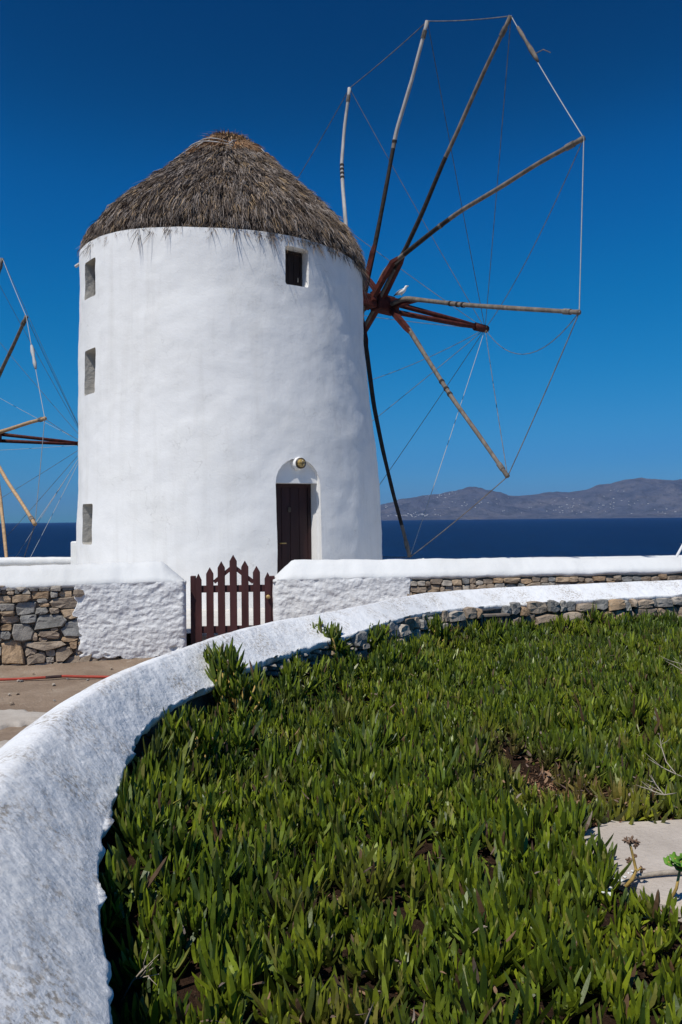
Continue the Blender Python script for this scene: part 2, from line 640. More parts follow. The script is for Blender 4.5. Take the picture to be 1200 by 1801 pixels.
# white villages on the island: specks too small to tell apart
mb = MB()
rv = random.Random(5)
clus = [(735, 906, 26, 3, 60), (770, 873, 30, 4, 26), (790, 868, 14, 4, 14), (700, 907, 20, 2, 22), (860, 884, 40, 8, 16), (1000, 890, 60, 10, 22), (1020, 900, 70, 5, 16),
        (1075, 884, 40, 12, 20), (930, 897, 60, 8, 16), (1120, 890, 60, 14, 22), (680, 890, 8, 8, 6), (1080, 862, 14, 5, 8), (1010, 878, 20, 6, 8), (820, 890, 60, 12, 16), (1170, 900, 30, 4, 10)]
for u0, w0, su, sv, n in clus:
    for k in range(n):
        d = ray(u0 + rv.gauss(0, su * .55), w0 + rv.gauss(0, sv * .55))
        hit = isl_bvh.ray_cast(EYE, d)
        if hit[0] is None:
            continue
        if rv.random() < .45:
            continue
        s = rv.uniform(3.0, 6.0)
        mb.box(hit[0] + V3((0, -2, s * .25)), s * rv.uniform(.8, 2.2), s, s * rv.uniform(.6, 1.0))
o = mb.build('distant_village', M_HOUSE)
tag(o, 'scattered white village houses on the far island slopes', 'village', kind='stuff')


def land_z(x, y):
    z = -.08
    # shelf of the second mill, down on the left
    t = min(1, max(0, (-x - 5.5) / 4)) * min(1, max(0, (y - 14.8) / 3))
    z -= 1.57 * t * t * (3 - 2 * t)
    e = max(0, math.hypot(max(0, abs(x + 4) - 22) * .7, max(0, y - 25.5)) - 1.5 * fbm((x, y, 0), .12, 3, 2.0))
    z -= min(20, e * 1.6 + .05 * e * e)
    e2 = max(0, abs(x) - 45)
    z -= min(20, e2 * .8)
    return z + .05 * fbm((x, y, 0), .5, 4, 1.0) - .05


vv = []
nu, nv = 110, 90
for i in range(nu):
    for j in range(nv):
        x = -65 + 130 * i / (nu - 1)
        y = -45 + 90 * j / (nv - 1)
        vv.append(V3((x, y, land_z(x, y))))
tag(mesh_obj('headland_ground', vv, grid_faces(nu, nv), M_LAND, smooth=True), kind='structure')

# trodden path between the two walls
nu, nv = 150, 120
vv = []
for i in range(nu):
    for j in range(nv):
        x = -9 + 17 * i / (nu - 1)
        y = -2.5 + 12.8 * j / (nv - 1)
        z = .02 * fbm((x, y, 0), 1.4, 4, 4.0) + .008 * fbm((x, y, 0), 9, 3, 2.0)
        z += .05 * math.exp(-((y - (9.05 + .30 * (x + 2.2))) / .28) ** 2) * (1 if x < -1.4 else 0)
        vv.append(V3((x, y, z)))
tag(mesh_obj('path', vv, grid_faces(nu, nv), M_EARTH, smooth=True), kind='structure')

# ------------------------------------------------------------------ dry stone helper: star-shaped cells around seeds
STONE_COLS = {'g': [(.27, .258, .235), (.32, .295, .26), (.23, .225, .212)], 'b': [(.33, .255, .185), (.37, .295, .22), (.28, .22, .165)],
              'o': [(.39, .27, .165), (.42, .31, .205), (.36, .245, .15)], 'p': [(.44, .385, .315), (.39, .345, .29)]}
SR = random.Random(21)


def row_seeds(s0, s1, h0, h1, wm=(.09, .26), hm=(.07, .15), mix='ggbbbop'):
    out = []
    h = h0
    while h < h1:
        hh = SR.uniform(*hm)
        s = s0 - SR.uniform(0, .1)
        while s < s1:
            w = SR.uniform(*wm)
            if SR.random() < .18:
                w *= .55
            out.append((s + w / 2, h + hh / 2 + SR.uniform(-.018, .018), w, hh * SR.uniform(.8, 1.15), SR.choice(mix)))
            s += w
        h += hh
    return out


def cell_dist(seed, x, y):
    dx, dy = (x - seed[0]) / (seed[2] * .5), (y - seed[1]) / (seed[3] * .5)
    return (abs(dx) ** 5 + abs(dy) ** 5) ** .2


def star_cell(k, seeds, near, n, gap, jit):
    s = seeds[k]
    pts = []
    angs = sorted([math.pi / 4 * (i + SR.uniform(-.16, .16)) for i in range(8)] + [math.pi / 2 * (SR.randrange(4) + SR.uniform(.2, .3)) for i in range(n - 8)])
    for j in range(n):
        a = angs[j]
        ca, sa = math.cos(a) * s[2] * .5, math.sin(a) * s[3] * .5
        t = .25
        while t < 1.55:
            x, y = s[0] + ca * t, s[1] + sa * t
            d = cell_dist(s, x, y)
            if d > 1.30 or any(cell_dist(q, x, y) < d for q in near):
                break
            t += .05
        L = math.hypot(ca, sa)
        t = max(.2, t - gap / max(L, .01)) * (1 - jit * SR.random())
        pts.append((s[0] + ca * t, s[1] + sa * t))
    return pts


def lay_stones(seeds, F, parent, keep=None, gap=.007, depth=.05, proud=.025, name='stone', n=10):
    for k, s in enumerate(seeds):
        if keep and not keep(s):
            continue
        near = [q for i, q in enumerate(seeds) if i != k and abs(q[0] - s[0]) < (q[2] + s[2]) and abs(q[1] - s[1]) < (q[3] + s[3])]
        poly = star_cell(k, seeds, near, n, gap, .09)
        cx, cy = sum(p[0] for p in poly) / n, sum(p[1] for p in poly) / n
        pr = proud * SR.uniform(.1, 1.4)
        tx, ty = SR.uniform(-.12, .12), SR.uniform(-.25, .1)
        v = []
        for ring, (sc, d) in enumerate(((.98, -depth), (1.0, pr * .45), (.88, pr))):
            for (x, y) in poly:
                qx, qy = cx + (x - cx) * sc, cy + (y - cy) * sc
                dd = d + (SR.uniform(-.011, .009) * min(1, s[3] / .12) if ring else 0) + ((qx - cx) * tx + (qy - cy) * ty if ring else 0)
                v.append(F(qx, qy, dd))
        v.append(F(cx, cy, pr * SR.uniform(.9, 1.3)))
        f = []
        for r_ in range(2):
            for j in range(n):
                j2 = (j + 1) % n
                f.append((r_ * n + j, r_ * n + j2, (r_ + 1) * n + j2, (r_ + 1) * n + j))
        for j in range(n):
            f.append((2 * n + j, 2 * n + (j + 1) % n, 3 * n))
        o = mesh_obj(name, v, f, M_STONE, parent, origin=F(cx, cy, 0))
        c = SR.choice(STONE_COLS[s[4]])
        w = SR.uniform(.82, 1.18)
        o.color = (c[0] * w, c[1] * w, c[2] * w, 1)


# ------------------------------------------------------------------ back wall with the gate (two runs)
BW_A, BW_B = V3((-6.2, 7.85, 0)), V3((-1.80, 9.22, 0))        # left run, front face line
u_l = (BW_B - BW_A).normalized()
n_l = V3((u_l.y, -u_l.x, 0))
LEN_L = (BW_B - BW_A).length


def F_left(s, h, d):
    """s measured back from the gate end of the left wall"""
    return BW_B - u_l * s + V3((0, 0, h)) + n_l * d


def coping(name, P, prof_fn, n, parent, mat_, seed=0.0, amp=.012, cap_ends=True):
    """P(t)->(point, outward normal); prof_fn(t)-> list of (outward, z); sweeps the profile"""
    v = []
    m = 0
    for i in range(n):
        t = i / (n - 1)
        p, nn = P(t)
        pr = prof_fn(t)
        m = len(pr)
        for (o_, z) in pr:
            q = p + nn * o_ + V3((0, 0, z))
            a = amp * fbm(q, 3.0, 3, seed) + amp * .5 * nz(q, 11, seed)
            v.append(q + nn * a + V3((0, 0, a)))
    f = grid_faces(n, m)
    if cap_ends:
        f.append(tuple(range(m)))
        f.append(tuple(reversed(range((n - 1) * m, n * m))))
    return mesh_obj(name, v, f, mat_, parent, smooth=True)


wall_l = empty('stone_wall', BW_B)
tag(wall_l, 'rubble wall with white sloped coping and whitewashed pier, left of the picket gate', 'wall')
TOPZ, LOWZ = 1.115, .885


def prof_back(t, L, hip0, hip1, top=TOPZ, low=LOWZ, thick=.5, seed=0.0):
    s = t * L
    k = min(1.0, (s + .0) / hip0 if hip0 else 1.0, (L - s) / hip1 if hip1 else 1.0)
    k = max(.0, k)
    top_ = low + (top - low) * (.06 + .94 * k)
    e = .012 * nz((s, 0, 0), 9, seed) + .008 * nz((s, 3, 0), 25, seed)
    cr = thick * .42
    return [(-.03, low - .03 + e), (.022 + e * .4, low - .012 + e), (.028, low + .022 + e), (-.02, low + .07 * k), (-cr * .6, low + (top_ - low) * .72), (-cr * .92, top_ - .004), (-cr * 1.1, top_), (-cr * 1.4, top_ - .02 * k),
            (-thick * .9, low + .08 * k), (-thick, low), (-thick, low - .1)]


coping('coping', lambda t: (F_left(t * LEN_L, 0, 0), n_l), lambda t: prof_back(t, LEN_L, .24, 0, seed=2.0), 150, wall_l, M_CAP, 5.0)
# core behind the stones
mb = MB()
mb.add([F_left(1.15, -.3, -.035), F_left(LEN_L, -.3, -.035), F_left(LEN_L, .9, -.035), F_left(1.15, .9, -.035),
        F_left(1.15, -.3, -.46), F_left(LEN_L, -.3, -.46), F_left(LEN_L, .9, -.46), F_left(1.15, .9, -.46)],
       [(0, 1, 2, 3), (7, 6, 5, 4), (0, 3, 7, 4), (1, 5, 6, 2), (3, 2, 6, 7), (0, 4, 5, 1)])
mb.build('wall_core', M_CORE, wall_l)
# stones read off the picture: zoomed pixel (3.333/px, origin 0,960)
zst = [(25, 270, 50, 34, 'b'), (60, 270, 62, 32, 'b'), (103, 268, 38, 30, 'g'), (155, 265, 72, 38, 'p'), (240, 288, 108, 46, 'o'), (318, 285, 50, 44, 'g'), (385, 283, 84, 36, 'o'), (458, 280, 68, 42, 'b'),
       (35, 312, 74, 46, 'o'), (125, 308, 118, 46, 'o'), (248, 320, 70, 27, 'g'), (400, 330, 230, 62, 'b'), (45, 360, 100, 44, 'g'), (155, 365, 142, 88, 'g'), (262, 346, 66, 26, 'o'),
       (242, 382, 88, 46, 'g'), (322, 380, 62, 42, 'b'), (425, 397, 150, 58, 'o'), (493, 390, 50, 90, 'o'), (45, 396, 92, 34, 'o'), (60, 430, 122, 44, 'b'), (170, 430, 118, 58, 'g'), (300, 442, 212, 96, 'g'),
       (440, 482, 172, 96, 'g'), (35, 480, 74, 38, 'o'), (28, 520, 82, 56, 'g'), (135, 505, 122, 118, 'g'), (320, 487, 54, 26, 'o'), (285, 520, 132, 48, 'b'), (206, 535, 38, 46, 'b'), (255, 548, 60, 48, 'b'),
       (405, 547, 104, 28, 'o'), (65, 625, 158, 144, 'o'), (270, 582, 242, 52, 'b'), (432, 578, 48, 48, 'o'), (185, 620, 80, 50, 'b'), (220, 658, 112, 76, 'b'), (300, 625, 72, 44, 'b'), (370, 630, 112, 98, 'b'),
       (482, 605, 62, 90, 'b'), (15, 715, 52, 42, 'b'), (92, 706, 82, 40, 'b'), (157, 716, 46, 26, 'b'), (250, 709, 142, 48, 'p'), (292, 668, 58, 36, 'p'), (345, 698, 66, 40, 'b'), (452, 680, 165, 92, 'b'),
       (592, 685, 72, 40, 'b'), (657, 685, 56, 34, 'b'), (555, 668, 60, 30, 'b'), (735, 678, 60, 26, 'b'), (800, 672, 60, 24, 'b')]


def face_sh(u, w):
    p = on_plane(u, w, BW_B, n_l)
    return (BW_B - p).dot(u_l), p.z


left_seeds = []
for (x, y, w, h, c) in zst:
    s, hh = face_sh(x / 3.3333, 960 + y / 3.3333)
    s2, h2 = face_sh((x + w) / 3.3333, 960 + (y + h) / 3.3333)
    left_seeds.append((s, hh, abs(s2 - s) * 1.02, abs(hh - h2) * 1.02, c))
edge_s = max(q[0] + q[2] / 2 for q in left_seeds)
rs = row_seeds(edge_s, LEN_L, 0.0, .88, (.12, .36), (.09, .2), 'ggbbo')
top_band = [(s, .862, .13, .06, SR.choice('ggp')) for s in np.arange(1.30, edge_s, .12)]
allseeds = left_seeds + top_band + rs
lay_stones(allseeds, F_left, wall_l, None, .002, .05, .035)
# whitewashed pier: thick plaster over the stones
pier_seeds = row_seeds(-.1, 1.5, -.05, .95, (.18, .40), (.09, .18))


def sm(a, b, t):
    t = min(1, max(0, (t - a) / (b - a)))
    return t * t * (3 - 2 * t)


def plaster(name, F, s0, s1, h0, h1, seeds, parent, low_fn, edge_fn, nS=150, nH=110, end_depth=.46, at_start=True):
    v = []
    for i in range(nS):
        for j in range(nH):
            t, q = i / (nS - 1), j / (nH - 1)
            h = h0 + (h1 - h0) * q
            sA, sB = s0, edge_fn(h)
            s = sA + (sB - sA) * t
            lo = low_fn(s)
            h = max(h, lo)
            ds = sorted(cell_dist(sd_, s, h) for sd_ in seeds if abs(sd_[0] - s) < .6 and abs(sd_[1] - h) < .35)[:2]
            g = min(.5, ds[1] - ds[0]) if len(ds) > 1 else .3
            p = F(s, h, 0)
            d = +.030 + .012 * fbm(p, 3.2, 5, 3.0) + .007 * (1 - abs(fbm((p.x, p.y, p.z * 1.7), 4.5, 3, 8.0)) * 2.2) + .004 * nz(p, 26, 1.0)
            d -= .06 * max(0, nz((p.x, p.y, p.z * 1.6), 8, 31.0) - .42) * sm(.45, .1, h) * 3
            if at_start:
                d -= .05 * max(0, 1 - t * nS / 7.0) ** 2
            if t > .985 or h <= lo + 1e-6:
                d = -.03
            v.append(F(s, h, d))
    f = grid_faces(nS, nH)
    b0 = len(v)
    # end face at the gate
    for j in range(nH):
        q = j / (nH - 1)
        h = h0 + (h1 - h0) * q
        for k in range(1, 5):
            v.append(F(s0 + .012 * nz((h, k, 0), 7, 2.0), h, -end_depth * k / 4))
    for j in range(nH - 1):
        prev = [j, j + 1]
        for k in range(4):
            a, b_ = b0 + j * 4 + k, b0 + (j + 1) * 4 + k
            f.append((prev[0], prev[1], b_, a))
            prev = [a, b_]
    return mesh_obj(name, v, f, M_PLASTER, parent, smooth=True)


def low_left(s):
    return .03 + .05 * nz((s, 0, 0), 6, 1.2) + .05 * max(0, min(1, (s - .5) / .5)) + .05 * max(0, nz((s, 5, 0), 14, 4.0))


plaster('whitewashed_pier', F_left, 0.0, 1.2, -.05, .90, pier_seeds, wall_l, low_left,
        lambda h: 1.205 + .05 * nz((h, 0, 0), 5, 7.0) + .03 * nz((h, 2, 0), 18, 3.0) + (.05 if h > .55 else 0))

# right run
BR_A, BR_B = V3((-.80, 9.30, 0)), V3((9.0, 10.6, 0))
u_r = (BR_B - BR_A).normalized()
n_r = V3((u_r.y, -u_r.x, 0))
LEN_R = (BR_B - BR_A).length


def F_right(s, h, d):
    return BR_A + u_r * s + V3((0, 0, h)) + n_r * d


wall_r = empty('stone_wall', BR_A)
tag(wall_r, 'low rubble wall with long white coping running right from the picket gate', 'wall')


def prof_right(t):
    s = t * LEN_R
    top = 1.105 - .035 * min(1, s / 5.0) + .01 * math.sin(s * .9)
    low = .885 + .012 * min(1, s / 5.0)
    return prof_back(t, LEN_R, .24, 0, top, low, .5, 9.0)


coping('coping', lambda t: (F_right(t * LEN_R, 0, 0), n_r), prof_right, 260, wall_r, M_CAP, 8.0)
mb = MB()
mb.add([F_right(.1, -.3, -.035), F_right(LEN_R, -.3, -.035), F_right(LEN_R, .9, -.035), F_right(.1, .9, -.035),
        F_right(.1, -.3, -.46), F_right(LEN_R, -.3, -.46), F_right(LEN_R, .9, -.46), F_right(.1, .9, -.46)],
       [(3, 2, 1, 0), (4, 5, 6, 7), (4, 7, 3, 0), (2, 6, 5, 1), (7, 6, 2, 3), (1, 5, 4, 0)])
mb.build('wall_core', M_CORE, wall_r)
PIER_R = 1.66
rs = row_seeds(PIER_R, LEN_R - .1, .40, .80, (.07, .24), (.045, .10), 'gbbbop')
lay_stones(rs, F_right, wall_r, lambda s: s[0] < 6.0 and s[1] + s[3] * .62 < .895, .002, .05, .03)
rs2 = row_seeds(-.1, 2.0, -.05, .95, (.18, .40), (.09, .16))
plaster('whitewashed_pier', F_right, 0.0, PIER_R, -.05, .90, rs2, wall_r, lambda s: -.05, lambda h: PIER_R + .02 * nz((h, 0, 0), 9, 3.0), 150, 80)

# ------------------------------------------------------------------ picket gate
GA, GB = at(336, 1060, 9.34), at(483, 1060, 9.40)
GA.z = GB.z = 0
u_g = (GB - GA).normalized()
n_g = V3((u_g.y, -u_g.x, 0))
GL = (GB - GA).length
AXG = (u_g, -n_g, V3((0, 0, 1)))
gate = tag(empty('picket_gate', (GA + GB) / 2), 'dark maroon wooden picket gate with pointed slats between white piers', 'gate')


def gp(s, z, d=0.0):
    return GA + u_g * s + V3((0, 0, z)) + n_g * d


def gate_s(px):
    p = on_plane(px, 1050, GA, n_g)
    return (p - GA).dot(u_g)


def gate_z(px, py):
    return on_plane(px, py, GA, n_g).z


for k, px in enumerate((340, 479)):
    MB().box(gp(gate_s(px), (.12 + gate_z(px, 1013)) / 2, -.02), .062, .06, gate_z(px, 1013) - .12, AXG, 0, .006).build('stile', M_GATE, gate)
for py in (1035.5, 1107):
    MB().box(gp(GL / 2, gate_z(410, py), -.02), GL - .10, .035, .082, AXG, 0, .005).build('rail', M_GATE, gate)
tops = [(349.8, 1008.7), (369.8, 997.6), (390, 987), (411, 975.5), (431.4, 985.7), (451.8, 995), (471.3, 1006)]
for i, (px, py) in enumerate(tops):
    s, zt = gate_s(px), gate_z(px, py)
    w = .084 if 0 < i < 6 else .072
    zb = .10
    sh = zt - .075
    out = [(-w / 2, zb), (w / 2, zb), (w / 2, sh), (0, zt), (-w / 2, sh)]
    v = [gp(s + x, z, d) for d in (.024, .002) for (x, z) in out]
    f = [(0, 1, 2, 3, 4), (9, 8, 7, 6, 5)] + [(j, j + 5, (j + 1) % 5 + 5, (j + 1) % 5) for j in range(5)]
    mesh_obj('picket', v, f, M_GATE, gate)
for a, b_ in (((377, 1024), (411, 996)), ((411, 996), (446, 1024))):
    p0 = gp(gate_s(a[0]), gate_z(*a), -.012)
    p1 = gp(gate_s(b_[0]), gate_z(*b_), -.012)
    MB().tube([p0, p1], .032, 4, square=True).build('brace', M_GATE, gate)
kn = gp(gate_s(472), gate_z(472, 1049), .03)
mb = MB()
prof = [(.0, .006), (.006, .010), (.012, .010), (.018, .021), (.030, .026), (.042, .020), (.047, .004)]
mb.tube([kn + n_g * a for a, _ in prof], [r_ for _, r_ in prof], 12)
mb.build('knob', M_BRASS, gate, True)

# ------------------------------------------------------------------ courtyard behind the gate
YARD = .24
vv = []
nu, nv = 60, 40
for i in range(nu):
    for j in range(nv):
        t, q = i / (nu - 1), j / (nv - 1)
        x = -6.4 + 20 * t
        y0 = (9.05 + .30 * (x + 2.2)) + .42 if x < -1.4 else 9.55 + .13 * (x + .8)
        y = y0 + (21.5 - y0) * q
        vv.append(V3((x, y, YARD + .012 * fbm((x, y, 0), 1.2, 3, 5.0))))
tag(mesh_obj('courtyard_paving', vv, grid_faces(nu, nv), M_PAVE, smooth=True), kind='structure')
st = MB()
st.box(gp(GL / 2, .115, -.34), 1.04, .30, .25, AXG, 0, .02)
tag(st.build('doorstep', M_PAVE), 'pale stone step just behind the maroon gate', 'step')

# ------------------------------------------------------------------ windmills
def sm(a, b, t):
    t = min(1, max(0, (t - a) / (b - a)))
    return t * t * (3 - 2 * t)


T_Z = [-.4, 1.46, 2.27, 2.99, 3.86, 4.82, 5.26, 6.1, 6.6]
T_R = [2.80, 2.79, 2.762, 2.722, 2.667, 2.617, 2.600, 2.592, 2.58]
T_S = [0, 0, -.007, -.03, -.08, -.12, -.122, -.122, -.122]
ROOF = [(.10, 8.70), (.24, 8.69), (.37, 8.65), (.45, 8.57), (.67, 8.37), (.93, 8.13), (1.24, 7.83), (1.73, 7.38), (2.18, 6.93), (2.43, 6.58), (2.56, 6.24)]


def leafy(base, dirs, bend, L, wid, tint, prof=((0, .7), (.33, 1), (.66, .85)), keel=.7):
    """numpy: tapering three-sided blades; base(N,3) dirs(N,3) unit, bend(N,3) curvature vector"""
    n = len(base)
    side = np.cross(dirs, np.array([0, 0, 1.0]) + rng.normal(0, .35, (n, 3)))
    side /= np.linalg.norm(side, axis=1)[:, None] + 1e-9
    nrm = np.cross(side, dirs)
    k = len(prof)
    co = np.zeros((n, k * 3 + 1, 3))
    cl = np.zeros((n, k * 3 + 1, 3))
    for i, (s, w) in enumerate(prof):
        c = base + dirs * (L * s)[:, None] + bend * (L * s * s)[:, None]
        hw = (wid * w * .5)[:, None]
        co[:, i * 3] = c + side * hw
        co[:, i * 3 + 1] = c - side * hw
        co[:, i * 3 + 2] = c - nrm * hw * keel * 2
    co[:, -1] = base + dirs * L[:, None] + bend * L[:, None]
    for i, (s, w) in enumerate(prof):
        cl[:, i * 3:i * 3 + 3] = tint(s)[:, None, :]
    cl[:, -1] = tint(1.0)
    m = k * 3 + 1
    q, t = [], []
    for i in range(k - 1):
        for j in range(3):
            j2 = (j + 1) % 3
            q.append((i * 3 + j, i * 3 + j2, (i + 1) * 3 + j2, (i + 1) * 3 + j))
    for j in range(3):
        t.append(((k - 1) * 3 + j, (k - 1) * 3 + (j + 1) % 3, m - 1))
    off = (np.arange(n) * m)[:, None, None]
    return co.reshape(-1, 3), (np.array(q)[None] + off).reshape(-1, 4), (np.array(t)[None] + off).reshape(-1, 3), cl.reshape(-1, 3)


def straw_mesh(name, base, dirs, L, wid, col, parent):
    """flat two-segment straws"""
    n = len(base)
    side = np.cross(dirs, rng.normal(0, 1, (n, 3)))
    side /= np.linalg.norm(side, axis=1)[:, None] + 1e-9
    mid = base + dirs * (L * .55)[:, None] + rng.normal(0, .012, (n, 3))
    tip = base + dirs * L[:, None] + np.array([0, 0, -1.0]) * (L * .10)[:, None] + rng.normal(0, .02, (n, 3))
    co = np.stack([base + side * wid[:, None], base - side * wid[:, None], mid + side * wid[:, None] * .8, mid - side * wid[:, None] * .8, tip], 1).reshape(-1, 3)
    off = (np.arange(n) * 5)[:, None]
    q = np.array([[0, 1, 3, 2]]) + off
    t = np.array([[2, 3, 4]]) + off
    cl = np.repeat(col[:, None, :], 5, 1)
    cl[:, 4] *= 1.15
    return np_mesh(name, co, q, t, M_STRAW, parent, cl.reshape(-1, 3))


def thatch(parent, cx, cy, ztop_shift, lean, tilt, ntuft, per, nfringe):
    """roof base + straw tufts; lean: centre shift at the eave, tilt: extra height towards -x"""
    def pos(a, r_, z):
        k = (8.70 - z) / 2.55
        x = cx + lean * k + r_ * np.cos(a)
        y = cy + r_ * np.sin(a)
        zz = z + ztop_shift + tilt * np.clip(-np.cos(a), -.3, 1) * np.clip(k, 0, 1) ** 2 * r_ / 2.8
        return np.stack([x, y, zz], -1)
    nA = 72
    prof = [(r_ - .05, z - .07) for r_, z in ROOF] + [(2.44, 6.16), (1.8, 6.28)]
    v = []
    for j in range(nA):
        a = 2 * math.pi * j / nA
        for (r_, z) in prof:
            v.append(V3(pos(np.array(a), np.array(max(.02, r_)), np.array(z)).tolist()))
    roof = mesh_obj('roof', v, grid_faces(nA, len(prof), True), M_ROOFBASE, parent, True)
    rr = np.array([p[0] for p in ROOF])
    zz = np.array([p[1] for p in ROOF])
    # arclength parameter down the slope
    ds = np.concatenate([[0], np.cumsum(np.hypot(np.diff(rr), np.diff(zz)))])
    S = ds[-1]
    pick = rng.uniform(0, 1, ntuft) ** .58
    s_t = pick * S * .97 + .02
    a_t = rng.uniform(0, 2 * np.pi, ntuft)
    # courses: snap the rows loosely so that the thatch steps
    row = .17
    s_t = (np.floor(s_t / row) + .5 + rng.normal(0, .26, ntuft)) * row
    s_t = np.clip(s_t, .12, S - .10)
    s = np.repeat(s_t, per) + rng.normal(0, .03, ntuft * per)
    s = np.clip(s, .05, S - .06)
    r_ = np.interp(s, ds, rr)
    z = np.interp(s, ds, zz)
    a = np.repeat(a_t, per) + rng.normal(0, .034, ntuft * per) / np.maximum(r_, .3)
    lift = np.repeat(rng.uniform(-.035, .06, ntuft), per) + rng.normal(0, .012, ntuft * per)
    P0 = pos(a, r_, z)
    s2 = np.clip(s + .05, 0, S)
    dr, dz = np.gradient(rr, ds), np.gradient(zz, ds)
    tr, tz = np.interp(s, ds, dr), np.interp(s, ds, dz)
    skew = np.repeat(rng.normal(0, .16, ntuft), per) + rng.normal(0, .10, ntuft * per)
    flare = np.repeat(rng.uniform(.0, .30, ntuft), per) + rng.normal(0, .05, ntuft * per)
    nr, nzv = -tz, tr
    er = np.stack([np.cos(a), np.sin(a), np.zeros_like(a)], -1)
    et = np.stack([-np.sin(a), np.cos(a), np.zeros_like(a)], -1)
    ez = np.array([0, 0, 1.0])
    out = er * nr[:, None] + ez * nzv[:, None]
    flare = flare * np.interp(s, [0, S - .8, S], [1, 1, .45])
    d = er * tr[:, None] + ez * tz[:, None] + out * flare[:, None] + et * skew[:, None]
    d /= np.linalg.norm(d, axis=1)[:, None]
    base = P0 + out * lift[:, None]
    L = rng.uniform(.16, .36, len(s)) * np.interp(s, [0, S - .45, S - .1], [1, 1, .55])
    wid = rng.uniform(.0035, .0085, len(s))
    pal = np.array([(.180, .142, .115), (.225, .188, .163), (.130, .098, .077), (.33, .235, .145), (.070, .052, .042), (.27, .232, .205)])
    wts = np.array([.26, .24, .18, .10, .12, .10])
    tc = rng.choice(6, ntuft, p=wts)
    idx = np.where(rng.uniform(0, 1, len(s)) < .6, np.repeat(tc, per), rng.choice(6, len(s), p=wts))
    col = pal[idx] * rng.uniform(.85, 1.38, len(s))[:, None]
    # browner towards the crown
    col[s < .8] *= np.array([1.35, 1.02, .72])
    o = straw_mesh('thatch', base, d, L, wid, col, roof)
    tag(o, kind='stuff')
    # hanging fringe
    nt = nfringe
    at_ = rng.uniform(0, 2 * np.pi, nt)
    per2 = 10
    a = np.repeat(at_, per2) + rng.normal(0, .008, nt * per2)
    r0 = 2.53 + rng.uniform(-.05, .04, nt * per2)
    z0 = np.interp(r0, rr, zz) - .05 + rng.uniform(-.06, .03, nt * per2)
    base = pos(a, r0, z0)
    er = np.stack([np.cos(a), np.sin(a), np.zeros_like(a)], -1)
    et = np.stack([-np.sin(a), np.cos(a), np.zeros_like(a)], -1)
    d = er * rng.normal(.45, .14, len(a))[:, None] + et * (np.repeat(rng.normal(0, .32, nt), per2) + rng.normal(0, .12, len(a)))[:, None] + ez * (-rng.normal(.85, .2, len(a)))[:, None]
    d /= np.linalg.norm(d, axis=1)[:, None]
    L = np.repeat(rng.gamma(1.2, .11, nt) + .03, per2) * rng.uniform(.6, 1.15, len(a))
    L = np.clip(L, .03, .50)
    wid = rng.uniform(.003, .006, len(a))
    col = pal[rng.choice(6, len(a), p=wts)] * rng.uniform(.8, 1.25, len(a))[:, None]
    tag(straw_mesh('thatch_fringe', base, d, L, wid, col, roof), kind='stuff')
    return roof, pos


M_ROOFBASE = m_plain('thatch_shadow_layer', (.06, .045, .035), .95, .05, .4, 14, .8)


def vadd(p, z):
    return V3((p[0], p[1], p[2] + z))


def rope(name, a, b_, r_, sag, mat_, parent, n=14):
    pts = []
    for i in range(n + 1):
        t = i / n
        pts.append(a.lerp(b_, t) + V3((0, 0, -4 * sag * t * (1 - t))))
    return MB().tube(pts, r_, 5, cap=False).build(name, mat_, parent, True)


